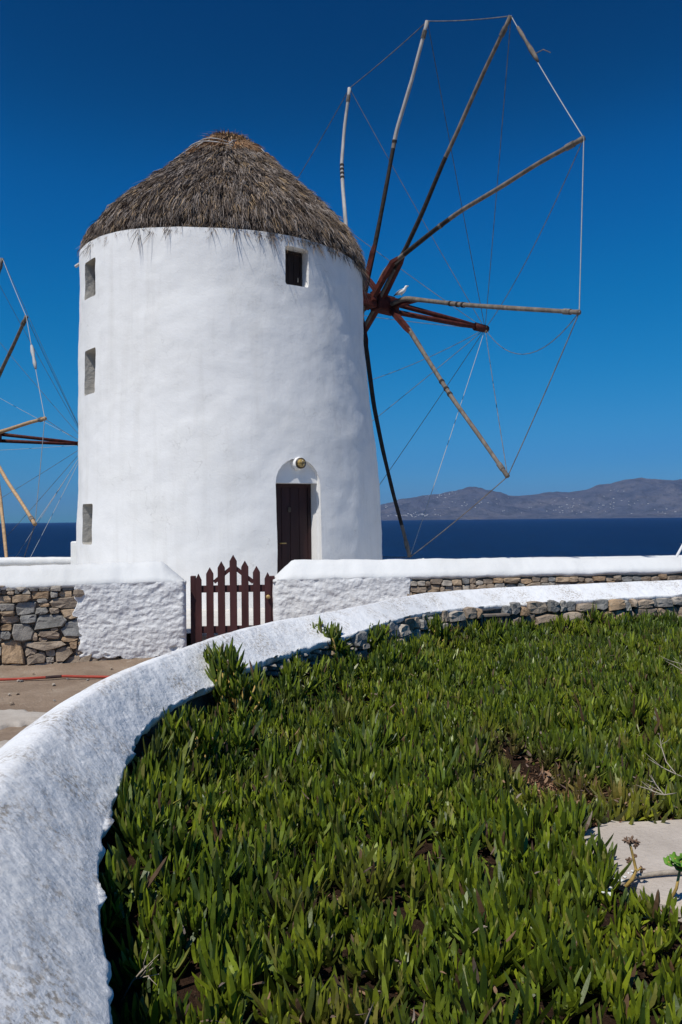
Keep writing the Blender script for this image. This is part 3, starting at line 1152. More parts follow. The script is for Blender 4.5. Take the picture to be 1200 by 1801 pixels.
def make_wheel(mill, C, A, RW, tips3, inner, styles, bow_len, tower_c, rope_spec, tipr=.041):
    """axle with its spokes, bowsprit and rigging"""
    up = V3((0, 0, 1))
    U = A.cross(up).normalized()
    Vv = U.cross(A).normalized()
    if Vv.z < 0:
        Vv = -Vv
    axb = (A, U, Vv)
    a0 = C - A * 3.3
    a1 = C + A * .50
    mb = MB()
    mb.box(C - A * .62, 1.1, .26, .26, axb, 0, .02)
    mb.box(C - A * .0 + A * .22, .56, .32, .32, axb, 0, .025)
    mb.tube([a0, C - A * 1.1], .15, 10)
    mb.box(C + A * .15 + Vv * .19, .62, .07, .055, axb, 0, .008)
    axle = mb.build('axle', M_REDWOOD, mill)
    offs = [-.55, -.34, .02, -.12, .30, .36]
    for k, tip in enumerate(tips3):
        off = offs[k % 6]
        root = C + A * off
        pts = [root]
        if k in inner:
            for q in inner[k]:
                pts.append(q)
        else:
            for t in (.2, .4, .6, .8):
                pts.append(root.lerp(tip, t) + (U * nz((k, t, 0), 3, 1.0) + A * nz((k, t, 5), 3, 1.0)) * .06)
        pts.append(tip)
        # resample
        ln = [0]
        for i in range(1, len(pts)):
            ln.append(ln[-1] + (pts[i] - pts[i - 1]).length)
        tot = ln[-1]
        n = 34
        P, rad_, mi = [], [], []
        st_ = styles.get(k, 'g')
        for i in range(n + 1):
            t = i / n * tot
            x = [float(np.interp(t, ln, [p[c] for p in pts])) for c in range(3)]
            P.append(V3(x))
        P = [P[0]] + [(P[i - 1] + P[i] * 2 + P[i + 1]) / 4 for i in range(1, n)] + [P[n]]
        for i in range(n + 1):
            fr = i / n
            r_ = tipr * (1.28 - .42 * fr) * (1 + .10 * nz((k * 3.1, fr * 9, 0), 1.5, 2.0))
            if fr > .975:
                r_ *= 1.22
            rad_.append(r_)
        for i in range(n):
            fr = (i + .5) / n
            if st_ == 'w':
                mi.append(1 if fr > .3 else 0)
            elif st_ == 'b':
                mi.append(2 if fr < .56 else (1 if fr > .60 else 0))
            elif st_ == 'c':
                mi.append(2 if .16 < fr < .55 else 0)  # dark inner stretch, mostly the spoke's shaded side put into colour
            elif st_ == 'd':
                mi.append(2 if .24 < fr < .47 else 0)
            elif st_ == 'k':
                mi.append(2 if fr < .88 else 0)  # black run paints in the backlit side of the lower spoke
            elif st_ == 't':
                mi.append(3)
            else:
                mi.append(0)
        mbs = MB()
        mbs.tube(P, rad_, 7, mi)
        mbs.build('spoke', [M_GREYWOOD, M_PALEWOOD, M_TARSHADE, M_TANWOOD], axle, True)
        # red squared socket timber lashed to the root
        e = min(.23, 1.25 / tot)
        i_e = max(3, int(e * n))
        mb = MB()
        dirv = (P[i_e] - P[0]).normalized()
        sh = A * (-.055 if k % 2 else .055)
        mb.tube([P[0] - dirv * .18 + sh, P[0] + dirv * .10 + sh, P[i_e - 1] + sh * .6, P[i_e] + sh * .2], [.076, .076, .068, .050], 4, square=True)
        mb.build('spoke_socket', M_REDWOOD, axle)
        # lashings
        if k in rope_spec['lash']:
            for fr in rope_spec['lash'][k]:
                j = int(fr * n)
                x = fr * n - j
                mb = MB()
                mb.tube([P[j].lerp(P[j + 1], x), P[j].lerp(P[j + 1], x + .3)], rad_[j] * 1.22, 8)
                mb.build('lashing', M_TARSHADE if st_ != 'd' else M_ROPED, axle)
        mb = MB()
        j = n - 2
        mb.tube([P[j], P[j].lerp(P[n], .45)], rad_[j] * 1.35, 8)
        mb.build('tip_lashing', M_ROPED, axle)
    bt = C + A * bow_len
    mb = MB()
    mb.tube([a1 - A * .1 - Vv * .10, C + A * (bow_len * .75) - Vv * .035, bt - A * .15], [.060, .052, .046], 7)
    mb.build('bowsprit', M_REDWOOD, axle, True)
    mb = MB()
    mb.tube([a1 - A * .1 + Vv * .13 - U * .12, C + A * (bow_len * .75) + Vv * .045 - U * .02, bt], [.060, .054, .05], 7)
    mb.tube([bt - A * .32, bt + A * .06], [.095, .085], 8)
    mb.build('bowsprit_brace', [M_REDWOOD], axle, True)
    for k in range(len(tips3)):
        a, b_ = tips3[k], tips3[(k + 1) % len(tips3)]
        wht = k in rope_spec['white']
        rope('rim_rope', a.lerp(b_, .0), b_, .0085 if wht else .0085, rope_spec['sag'].get(k, .03), M_ROPEW if wht else M_ROPED, axle)
        rope('stay_rope', tips3[k], bt, .007, rope_spec['stay_sag'].get(k, .04), M_ROPEW if k in rope_spec['stay_white'] else M_ROPED, axle)
    return axle, axb


# --- the big mill
TC = V3((-2.03, 14.96, 0))
mill = tag(empty('windmill', (TC.x, TC.y, YARD)), 'whitewashed round windmill with thatched cone roof and bare spoke wheel', 'windmill')


def tower_R(z):
    return float(np.interp(z, T_Z, T_R))


def tower_pt(a, z, r_off=0.0):
    r_ = tower_R(z) + r_off
    s = float(np.interp(z, T_Z, T_S))
    return V3((TC.x + s + r_ * math.cos(a), TC.y + r_ * math.sin(a), z))


NA_, NZ_ = 260, 120
v = []
for i in range(NA_):
    a = 2 * math.pi * i / NA_
    for j in range(NZ_):
        z = -.1 + (6.26 + .19 * min(1, max(0, -math.cos(a)))) * j / (NZ_ - 1)
        p = tower_pt(a, z)
        d = .022 * fbm(p, .8, 3, 2.0) + .009 * fbm(p, 3.0, 3, 6.0) + .0025 * nz(p, 9, 3.0)
        v.append(tower_pt(a, z, d))
f = grid_faces(NA_, NZ_, True)
f.append(tuple(i * NZ_ for i in reversed(range(NA_))))
f.append(tuple(i * NZ_ + NZ_ - 1 for i in range(NA_)))
tower = mesh_obj('tower', v, f, M_WHITE, None, True)


def tower_hit(u, w):
    d = ray(u, w)
    lo = 5.0
    t = lo
    while t < 30:
        p = EYE + d * t
        s = float(np.interp(p.z, T_Z, T_S))
        if math.hypot(p.x - TC.x - s, p.y - TC.y) < tower_R(p.z):
            return p
        t += .01
    return None


cutters = []


def cutter(outline, c, n, depth, mt=None):
    """prism from a 2-d outline (x right, z up) around c, pushed inward from outside"""
    rt = V3((0, 0, 1)).cross(n).normalized()
    k = len(outline)
    v = []
    for d in (.5, -depth):
        for (x, z) in outline:
            fl = 1.0 + (.03 if d > 0 else 0)
            v.append(c + rt * x * fl + V3((0, 0, z)) + n * d)
    f = [tuple(range(k)), tuple(reversed(range(k, 2 * k)))] + [(j, j + k, (j + 1) % k + k, (j + 1) % k) for j in range(k)]
    me = bpy.data.meshes.new('cut')
    me.from_pydata(v, [], f)
    bm = bmesh.new()
    bm.from_mesh(me)
    bmesh.ops.recalc_face_normals(bm, faces=bm.faces)
    bm.to_mesh(me)
    bm.free()
    me.materials.append(mt or M_WHITE)
    o = bpy.data.objects.new('cut', me)
    COL.objects.link(o)
    cutters.append(o)
    return rt


def rrect(w, h, r_, seed=0):
    pts = []
    for cx, cz, a0 in ((w / 2 - r_, -h / 2 + r_, -90), (w / 2 - r_, h / 2 - r_, 0), (-w / 2 + r_, h / 2 - r_, 90), (-w / 2 + r_, -h / 2 + r_, 180)):
        for k in range(3):
            a = R(a0 + 45 * k)
            pts.append((cx + r_ * math.cos(a) + .006 * nz((cx, cz, k), 5, seed), cz + r_ * math.sin(a) + .006 * nz((cz, cx, k), 5, seed + 1)))
    return pts


def radial(p):
    s = float(np.interp(p.z, T_Z, T_S))
    return V3((p.x - TC.x - s, p.y - TC.y, 0)).normalized()


win = []
wins = [(523, 469, .44, .62, .22, 'r'), (158.5, 491, .44, .64, .20, 'l'), (157, 654, .46, .76, .30, 'b'), (152.5, 922, .46, .68, .30, 'b')]
for (u, w, ww, hh, dep, kd) in wins:
    p = tower_hit(u, w)
    n = radial(p)
    rt = cutter(rrect(ww, hh, .035, u), p, n, dep, M_WHITE if kd == 'r' else M_REVEAL)
    win.append((p, n, rt, ww, hh, dep, kd))
# door: arched niche and the deeper door opening
pd = tower_hit(527, 900)
nd = radial(pd)
z_l = on_plane(520, 849, pd, nd).z
z_c = on_plane(527, 806, pd, nd).z
DW = .78
arch = []
for k in range(13):
    a = math.pi * k / 12
    arch.append((DW / 2 * math.cos(a), z_l - pd.z - .02 + (z_c - z_l + .02) * math.sin(a)))
rt_d = cutter([(-DW / 2, YARD + .02 - pd.z), (DW / 2, YARD + .02 - pd.z)] + arch[0:13], pd, nd, .12)
DOORD = .36
cutter([(-DW / 2 + .01, YARD + .03 - pd.z), (DW / 2 - .012, YARD + .03 - pd.z), (DW / 2 - .012, z_l - pd.z), (-DW / 2 + .01, z_l - pd.z)], pd, nd, DOORD)
for c in cutters:
    md = tower.modifiers.new('cut', 'BOOLEAN')
    md.operation = 'DIFFERENCE'
    md.solver = 'EXACT'
    md.object = c
    md.material_mode = 'TRANSFER'
dg = bpy.context.evaluated_depsgraph_get()
me2 = bpy.data.meshes.new_from_object(tower.evaluated_get(dg))
tower.modifiers.clear()
tower.data = me2
for c in cutters:
    bpy.data.objects.remove(c)
# smooth only the round wall; keep the cut reveals crisp
bm = bmesh.new()
bm.from_mesh(me2)
for fc in bm.faces:
    fc.smooth = True
for e in bm.edges:
    if len(e.link_faces) == 2 and e.calc_face_angle(0) > R(28):
        e.smooth = False
bm.to_mesh(me2)
bm.free()
setparent(tower, mill)

# window fittings
for (p, n, rt, ww, hh, dep, kd) in win:
    ax = (rt, n, V3((0, 0, 1)))
    if kd == 'b':
        MB().box(p - n * (dep - .01), ww - .02, .02, hh - .02, ax).build('blind_back', M_REVEAL, mill)
        continue
    back = p - n * (dep - .012)
    fr = MB()
    for sx_, sz_, px_, pz_ in ((.04, hh - .03, -ww / 2 + .035, 0), (.04, hh - .03, ww / 2 - .035, 0), (ww - .11, .04, 0, hh / 2 - .035), (ww - .11, .04, 0, -hh / 2 + .035)):
        fr.box(back + rt * px_ + V3((0, 0, pz_)) + n * .012, sx_, .03, sz_, ax, 0, .003)
    wo = fr.build('window', M_SHUT, mill)
    nb = 3
    for k in range(nb):
        wbd = (ww - .10) / nb
        MB().box(back + rt * (-(ww - .10) / 2 + wbd * (k + .5)) + n * .001, wbd - .006, .018, hh - .10, ax, 0, .003).build('shutter_board', M_SHUT, wo)
    MB().box(back + rt * (ww / 2 - .10) + n * .03 + V3((0, 0, -hh * .25)), .014, .02, .07, ax, 0, .003).build('latch', M_FRAME, wo)

# door
ax = (rt_d, nd, V3((0, 0, 1)))
db = pd - nd * (DOORD - .02)
zb, zt = YARD + .035, z_l - .005
zc = (zb + zt) / 2
fr = MB()
dw = DW - .03
for k in (-1, 1):
    fr.box(V3((db.x, db.y, zc)) + rt_d * k * (dw / 2 - .03), .055, .04, zt - zb, ax, 0, .004)
fr.box(V3((db.x, db.y, zt - .03)), dw - .115, .04, .06, ax, 0, .004)
door = fr.build('door', M_DOOR, mill)
for k in range(4):
    wbd = (dw - .115) / 4
    MB().box(V3((db.x, db.y, zc - .02)) + rt_d * (-(dw - .115) / 2 + wbd * (k + .5)) - nd * .008, wbd - .005, .03, zt - zb - .08, ax, 0, .004).build('door_plank', M_DOOR, door)
MB().box(V3((db.x, db.y, z_l - .42)) + rt_d * -.02 + nd * .015, .05, .02, .08, ax, 0, .004).build('notice_plate', M_DARKMET, door)
hk = V3((db.x, db.y, 1.22)) + rt_d * -.20 + nd * .03
MB().tube([hk, hk + nd * .045, hk + nd * .05 + rt_d * .09], .011, 7).build('door_handle', M_BRASS, door, True)

# wheel of the big mill
AX = V3((.83536782, .54719405, -.05233815)).normalized()
CW = EYE + V3((.7992, 16.8127, 4.5568))
RW = 5.5


def wheel_tips(C, A, RW, phase, given):
    up = V3((0, 0, 1))
    U = V3((A.y, -A.x, 0)).normalized()
    Vv = U.cross(A)
    if Vv.z < 0:
        Vv = -Vv
    out = []
    for k in range(12):
        if k in given:
            out.append(on_plane(given[k][0], given[k][1], C, A))
        else:
            q = phase - R(30) * k
            out.append(C + (U * math.cos(q) + Vv * math.sin(q)) * RW)
    return out


tips = wheel_tips(CW, AX, RW, 1.835, {0: (615, 155), 1: (752, 37), 2: (899, 28), 3: (1027, 243), 4: (1019, 549.5), 5: (893, 838), 6: (721, 980)})
mid_px = {0: [(610, 412), (604, 340), (601, 290), (606, 225), (612, 180)],
          1: [(658, 440), (668, 390), (683, 310), (697, 232), (725, 140)],
          2: [(714, 437), (743, 375), (781, 283), (806, 229), (852, 125)],
          3: [(677, 475), (718, 442), (768, 402), (810, 371), (881, 329), (947, 287)],
          4: [(711, 524.6), (811, 536), (906, 542.6)],
          5: [(720.7, 581), (753, 633), (795.5, 700), (845, 769)],
          6: [(644, 610), (657.5, 713), (673, 790), (692, 870), (709, 932)]}
offs = [-.55, -.34, .02, -.12, .30, .36]
inner = {}
for k, pl in mid_px.items():
    root = CW + AX * offs[k % 6]
    t3 = tips[k]
    q = []
    for (u, w) in pl:
        p = on_plane(u, w, CW, AX)
        fr = (p - CW).length / (t3 - CW).length
        q.append(on_plane(u, w, CW + AX * offs[k % 6] * (1 - fr), AX))
    inner[k] = q
axle, axb = make_wheel(mill, CW, AX, RW, tips, inner, {0: 'w', 1: 'b', 2: 'c', 3: 'd', 4: 'g', 5: 'g', 6: 'k'}, 3.115, TC,
                       {'lash': {0: [.60, .62, .64, .66], 4: [.40, .44, .47], 5: [.50, .54, .57], 3: [.42], 1: [.58]}, 'white': {2, 3}, 'sag': {0: .03, 11: .03},
                        'stay_sag': {4: .62, 3: .22, 0: .05, 9: .35, 10: .1}, 'stay_white': {6}})
# splice wrapped on the rope between the two topmost right spokes
a, b_ = tips[2], tips[3]
mb = MB()
mb.tube([a.lerp(b_, t) for t in (.10, .16, .22, .30, .36, .40)], [.022, .035, .025, .042, .038, .02], 7)
mb.tube([a.lerp(b_, .34), a.lerp(b_, .345) + V3((.12, -.12, .02)), a.lerp(b_, .36) + V3((.2, -.2, -.05))], .008, 5)
mb.build('rope_splice', M_GREYWOOD, axle, True)

roof, rpos = thatch(mill, TC.x - .02, TC.y, 0.0, -.06, .20, 5600, 15, 440)
# crown bundle and its rope ties
n = 2600
a = rng.uniform(0, 2 * np.pi, n)
z0 = rng.uniform(8.42, 8.68, n)
r0 = np.interp(z0, [8.42, 8.52, 8.68], [.58, .53, .36]) * rng.uniform(.85, 1.05, n)
base = np.stack([TC.x - .03 + r0 * np.cos(a), TC.y + r0 * np.sin(a), z0], -1)
d = np.stack([-.35 * np.cos(a), -.35 * np.sin(a), np.full(n, .9)], -1) + rng.normal(0, .22, (n, 3))
d /= np.linalg.norm(d, axis=1)[:, None]
pal = np.array([(.34, .22, .11), (.25, .16, .085), (.42, .29, .16), (.15, .10, .06)])
tag(straw_mesh('crown_bundle', base, d, rng.uniform(.06, .16, n), rng.uniform(.006, .014, n), pal[rng.integers(0, 4, n)], roof), kind='stuff')
for zz_, rr_, ph in ((8.45, .66, 0), (8.36, .80, .6)):
    pts = []
    for k in range(41):
        q = 2 * math.pi * k / 40
        pts.append(V3((TC.x - .03 + rr_ * math.cos(q), TC.y + rr_ * math.sin(q), zz_ + .05 * math.sin(q * 2 + ph) + .03 * math.cos(q * 3))))
    MB().tube(pts, .013, 5, cap=False).build('crown_rope', M_PALEWOOD, roof, True)
for q in (-2.6, -2.2, -1.95, -1.2, -2.9, -.5):
    p0 = V3((TC.x - .03 + .66 * math.cos(q), TC.y + .66 * math.sin(q), 8.47))
    p1 = V3((TC.x - .05 + (.95 + .1 * math.sin(q * 7)) * math.cos(q - .18), TC.y + .97 * math.sin(q - .18), 8.24))
    MB().tube([p0, p0.lerp(p1, .5) + V3((0, 0, .03)), p1], .011, 5).build('crown_tie', M_PALEWOOD, roof, True)
# stub of a roof batten at the left eave
bp0, bp1 = at(150, 455, 14.6), at(133, 469, 14.75)
MB().tube([bp0 + V3((.25, 0, .12)), bp1], .030, 5).build('roof_batten', M_PALEWOOD, roof)

# --- lamp over the door
lp = on_plane(527, 815, pd - nd * .02, nd)
lamp = tag(empty('wall_lamp', lp), 'round brass bulkhead lamp in the arch above the windmill door', 'lamp')
mb = MB()
prof = [(-.16, .11), (-.02, .10), (.02, .095), (.035, .075)]
mb.tube([lp + nd * a for a, _ in prof], [q for _, q in prof], 16)
mb.build('mount', M_WHITE, lamp, True)
mb = MB()
prof = [(.03, .088), (.055, .088), (.062, .078), (.05, .07)]
mb.tube([lp + nd * a for a, _ in prof], [q for _, q in prof], 20)
mb.build('ring', M_DARKMET, lamp, True)
mb = MB()
prof = [(.045, .070), (.075, .064), (.098, .045), (.11, .018)]
mb.tube([lp + nd * a for a, _ in prof], [q for _, q in prof], 20)
mb.build('lens', M_LENS, lamp, True)
for k in (-1, 1):
    mb = MB()
    mb.tube([lp + nd * .055 + rt_d * (k * .075), lp + nd * .105 + rt_d * (k * .036), lp + nd * .118 + V3((0, 0, 0))], .005, 5)
    mb.tube([lp + nd * .055 + V3((0, 0, k * .075)), lp + nd * .105 + V3((0, 0, k * .036)), lp + nd * .120], .005, 5)
    mb.build('guard_bar', M_DARKMET, lamp)

# --- gull on the axle
gb = on_plane(706, 521, CW + AX * .52, AX) + V3((0, 0, 0))
gull = tag(empty('seagull', gb), 'small white and grey gull perched on the red windmill axle', 'bird')
fd = V3((.86, -.42, .30)).normalized()
sd_ = fd.cross(V3((0, 0, 1))).normalized()
gu = sd_.cross(fd).normalized()
GS = .8
body_c = gb + V3((0, 0, .115 * GS))
fd, sd_, gu = fd * GS, sd_ * GS, gu * GS
gpth = [(-.17, .008, -.012), (-.11, .032, -.012), (-.04, .058, -.004), (.03, .066, .0), (.09, .052, .012), (.125, .036, .036), (.15, .034, .062), (.178, .033, .075), (.20, .020, .073), (.208, .007, .071)]
mb = MB()
mb.tube([body_c + fd * x + gu * z for x, r_, z in gpth], [r_ * GS for x, r_, z in gpth], 12)
body = mb.build('body', M_FEATHERW, gull, True)
for k in (-1, 1):
    mb = MB()
    wp = [(.07, .012, .03), (.0, .022, .036), (-.08, .018, .022), (-.15, .012, .004)]
    mb.tube([body_c + fd * x + gu * z + sd_ * k * .047 for x, r_, z in wp], [r_ * GS for x, r_, z in wp], 8)
    mb.build('wing', M_FEATHERG, gull, True)
    mb = MB()
    mb.tube([body_c + fd * -.13 + gu * .006 + sd_ * k * .03, body_c + fd * -.235 - gu * .012 + sd_ * k * .008], [.013, .004], 6)
    mb.build('wing_tip', M_BLACK, gull, True)
    mb = MB()
    lx = body_c + sd_ * k * .025 + fd * .01
    mb.tube([lx - gu * .045, V3((lx.x, lx.y, gb.z + .01))], .005, 5)
    mb.build('leg', M_BEAK, gull)
mb = MB()
hp = body_c + fd * .20 + gu * .070
mb.tube([hp, hp + fd * .03 - gu * .004, hp + fd * .045 - gu * .012], [.009, .007, .002], 6)
mb.build('beak', M_BEAK, gull, True)

# --- the second mill, its tower just outside the picture on the left
A2 = V3((math.sin(R(54.8)), math.cos(R(54.8)), -.03)).normalized()
C2 = EYE + V3((-11.2, 25.0, 2.70))
dz2 = (C2.z - CW.z)
T2 = C2 - A2 * 3.4
mill2 = tag(empty('windmill', (T2.x, T2.y, dz2 + YARD)), 'farther windmill at the left edge, only spokes, bowsprit and ropes showing', 'windmill')
v = []
for i in range(96):
    a = 2 * math.pi * i / 96
    for j in range(40):
        z = -.4 + 6.9 * j / 39
        r_ = tower_R(z) - .05 + .02 * fbm((math.cos(a) * 3, math.sin(a) * 3, z), .8, 3, 12.0)
        v.append(V3((T2.x + r_ * math.cos(a), T2.y + r_ * math.sin(a), z + dz2)))
mesh_obj('tower', v, grid_faces(96, 40, True), M_WHITE, mill2, True)
thatch(mill2, T2.x, T2.y, dz2, 0, 0, 1300, 10, 120)
tips2 = wheel_tips(C2, A2, RW, R(60.7) , {})
given2 = {0: (4.4, 454), 1: (46.5, 557), 2: (79, 736), 3: (61.7, 922), 4: (20, 1045)}
for k, q in given2.items():
    tips2[k] = on_plane(q[0], q[1], C2, A2)
make_wheel(mill2, C2, A2, RW, tips2, {}, {0: 'g', 1: 'g', 2: 't', 3: 't', 4: 't'}, 3.25, T2,
           {'lash': {}, 'white': {0, 1, 2}, 'sag': {}, 'stay_sag': {}, 'stay_white': {0, 2, 3, 4, 5, 8, 9}}, .050)
a, b_ = tips2[1], tips2[2]
mb = MB()
mb.tube([a.lerp(b_, t) for t in (.30, .36, .42, .48, .53)], [.03, .055, .035, .05, .03], 7)
mb.build('rope_splice', M_ROPEW, mill2, True)

# ------------------------------------------------------------------ white parapets towards the sea
def parapet(name, pts, zt, th, hgt, label, base=M_CAP):
    pts = [V3(p) for p in pts]
    par = tag(empty(name, (pts[0].x, pts[0].y, 0)), label, 'wall')
    L = [0]
    for i in range(1, len(pts)):
        L.append(L[-1] + (pts[i] - pts[i - 1]).length)

    def P(t):
        s = t * L[-1]
        x = [float(np.interp(s, L, [p[c] for p in pts])) for c in range(2)]
        e = .01
        x2 = [float(np.interp(min(s + e, L[-1]), L, [p[c] for p in pts])) for c in range(2)]
        x1 = [float(np.interp(max(s - e, 0), L, [p[c] for p in pts])) for c in range(2)]
        d = V3((x2[0] - x1[0], x2[1] - x1[1], 0)).normalized()
        return V3((x[0], x[1], 0)), V3((d.y, -d.x, 0))

    def prof(t):
        z = zt(t) if callable(zt) else zt
        e = .012 * nz((t * L[-1], 0, 0), 7, 1.0)
        return [(-.03, z - hgt + e), (.03, z - hgt + e), (.035, z - .05), (.0, z - .01), (-th * .4, z), (-th * .8, z - .01), (-th, z - .06), (-th, z - hgt)]
    coping('coping', P, prof, 80, par, base, 3.0, .01)
    coping('wall_body', P, lambda t: [(0, -.9), (0, (zt(t) if callable(zt) else zt) - hgt - .001), (-th + .03, (zt(t) if callable(zt) else zt) - hgt - .001), (-th + .03, -.9)], 40, par, M_CORE, 3.0, .012)
    return par


pl0, pl1 = at(-160, 982, 13.6), at(129, 980, 14.6)
parapet('parapet_wall', [pl0, pl1], lambda t: pl0.z + (pl1.z - pl0.z) * t, .35, .15, 'low white parapet with dark rubble base before the sea, left of the tower')
pp = at(133.5, 952, 14.35)
mb = MB()
mb.box(V3((pp.x, pp.y, (pp.z + .2) / 2)), .13, .2, pp.z - .2, None, 0, .02)
tag(mb.build('white_post', M_CAP), 'short white plastered post standing against the foot of the tower', 'post')
pr = [at(752, 985.2, 15.2), at(900, 985.0, 15.5), at(1050, 984.2, 15.8), at(1210, 983, 16.2), at(1500, 980, 17)]
parapet('parapet_wall', pr, lambda t: pr[0].z + .01 * math.sin(t * 9), .4, .5, 'low white seaward parapet just showing above the long right coping')
# rounded white block and slanted slab behind the wheel foot
c0 = at(697, 985, 16.6)
mb = MB()
bpts = [(-.42, -.5), (-.42, -.03), (-.30, .0), (0, .012), (.28, -.02), (.40, -.09), (.47, -.5)]
v = [V3((c0.x + x, c0.y + y, c0.z + z)) for y in (-.2, .25) for x, z in bpts]
k = len(bpts)
f = [tuple(reversed(range(k))), tuple(range(k, 2 * k))] + [(j, j + 1, j + 1 + k, j + k) for j in range(k - 1)]
tag(mesh_obj('white_bollard', v, f, M_CAP), 'rounded white plaster block behind the foot of the wheel', 'block')
c1 = at(742, 987, 15.0)
mb = MB()
mb.box(c1 + V3((0, 0, -.10)), .24, .5, .24, (V3((.94, 0, .34)), V3((0, 1, 0)), V3((-.34, 0, .94))), 0, .02)
tag(mb.build('white_slab', M_CAP), 'tilted white slab between the plaster block and seaward parapet', 'slab')
q0, q1 = at(1184, 990, 13.5), at(1206, 950, 13.5)
MBt = MB().tube([V3((q0.x - .1, q0.y, YARD)), q0, q1, q1 + (q1 - q0) * 3], .022, 8)
tag(MBt.build('leaning_pole', M_POLE, None, True), 'thin white pole leaning behind the coping at the right edge', 'pole')

# ------------------------------------------------------------------ foreground garden wall (curved)
EZ = EYE.z
PAIRS = [((-.45, -1.2), (-.10, -1.2), .92), ((-.52, .2), (-.17, .2), .92), ((-.62, .9), (-.26, .85), .92), ((-.74, 1.4), (-.405, 1.39), .885), ((-.87, 2.03), (-.62, 2.03), .87), ((-.94, 2.58), (-.716, 2.55), .855), ((-.95, 3.1), (-.785, 3.1), .825), ((-.90, 3.58), (-.74, 3.58), .815),
         ((-.77, 4.08), (-.60, 4.0), .805), ((-.65, 4.54), (-.475, 4.43), .80), ((-.37, 5.16), (-.21, 5.0), .80), ((-.156, 5.45), (0, 5.28), .79), ((.17, 5.95), (.33, 5.80), .75),
         ((.655, 6.79), (.78, 6.60), .775), ((1.30, 7.28), (1.40, 7.08), .785), ((2.18, 7.62), (2.25, 7.4), .78), ((3.44, 8.02), (3.49, 7.8), .77), ((6.0, 8.6), (6.04, 8.38), .77), ((9.0, 9.0), (9.03, 8.78), .77)]


def catmull(P, n_per):
    out = []
    P = [np.array(p, float) for p in P]
    for i in range(len(P) - 1):
        p0, p1, p2, p3 = P[max(i - 1, 0)], P[i], P[i + 1], P[min(i + 2, len(P) - 1)]
        for k in range(n_per):
            t = k / n_per
            out.append(.5 * ((2 * p1) + (-p0 + p2) * t + (2 * p0 - 5 * p1 + 4 * p2 - p3) * t * t + (-p0 + 3 * p1 - 3 * p2 + p3) * t ** 3))
    out.append(P[-1])
    return np.array(out)


NPER = 34
CR = catmull([a for a, b_, z in PAIRS], NPER)
IN = catmull([b_ for a, b_, z in PAIRS], NPER)
DZ = np.interp(np.arange(len(CR)) / NPER, np.arange(len(PAIRS)), [p[2] for p in PAIRS])
arc = np.concatenate([[0], np.cumsum(np.linalg.norm(np.diff(IN, axis=0), axis=1))])
gwall = tag(empty('garden_wall', (CR[68][0], CR[68][1], 0)), 'curved low wall with wide rough white coping sweeping around the plants', 'wall')
CRZ = EZ - .65
idx_f = []
q_ = 0.0
while q_ < len(CR) - 1:
    idx_f.append(q_)
    k_ = int(q_)
    loc = float(np.linalg.norm(CR[min(k_ + 1, len(CR) - 1)] - CR[k_])) + 1e-6
    yy = CR[k_][1]
    step = .05 if yy < 1.0 else (.0055 if yy < 3.4 else (.008 if yy < 5.2 else .02))
    q_ += step / loc
idx_f.append(len(CR) - 1.0)
idx_f = np.array(idx_f)
ar = np.arange(len(CR))
fCR = np.stack([np.interp(idx_f, ar, CR[:, c]) for c in range(2)], 1)
fIN = np.stack([np.interp(idx_f, ar, IN[:, c]) for c in range(2)], 1)
fDZ = np.interp(idx_f, ar, DZ)
fS = np.interp(idx_f, ar, arc)
v = []
NP = 0
TS = [.09 + .91 * k / 44 for k in range(1, 44)]
for i in range(len(fCR)):
    c = V3((fCR[i][0], fCR[i][1], 0))
    w = V3((fIN[i][0] - fCR[i][0], fIN[i][1] - fCR[i][1], 0))
    W = w.length
    nn = w.normalized()
    s = fS[i]
    zi = EZ - fDZ[i]
    rough = 1.0 if s < 9 else .6
    e = rough * (.020 * nz((s, 0, 0), 6, 3.0) + .015 * nz((s, 1, 0), 21, 2.0) + .006 * nz((s, 2, 0), 48, 5.0))
    ez_ = rough * (.016 * nz((s, 7, 0), 9, 1.0) + .007 * nz((s, 8, 0), 34, 4.0))
    prof = [(-.26, 0 - .05), (-.25, .25), (-.235, .55), (-.215, CRZ - .17), (-.17, CRZ - .085), (-.14, CRZ - .055), (-.10, CRZ - .028), (-.07, CRZ - .014), (-.045, CRZ - .006), (-.02, CRZ - .001), (0, CRZ), (W * .045, CRZ - .004), (W * .09, CRZ - .010)]
    prof += [(W * t, CRZ - .010 + (zi - CRZ + .010) * ((t - .09) / .91) ** 1.12) for t in TS]
    prof += [(W + e, zi + ez_), (W + e * .6 - .012, zi - .030 + ez_), (W - .045, zi - .045), (W - .09, zi - .05)]
    NP = len(prof)
    fine = fCR[i][1] < 5.4
    for j, (o_, z) in enumerate(prof):
        q = c + nn * o_ + V3((0, 0, z))
        a = 0
        if 2 < j < NP - 4:
            a = .006 * fbm(q, 4, 3, 3.0) + .002 * nz(q, 22, 1.0)
            if fine and j > 4:
                g = nz(q, 88, 4.0)
                g2 = nz(q, 170, 9.0)
                a += .0010 * g + .0009 * g2 - .0034 * max(0, -g - .26) - .0022 * max(0, nz(q, 55, 13.0) - .30)
        if j == NP - 4:
            a = .003 * nz(q, 50, 2.0)
        v.append(q + nn * a * .55 + V3((0, 0, a * .8)))
mesh_obj('coping', v, grid_faces(len(fCR), NP), M_FCAP, gwall, smooth=True)


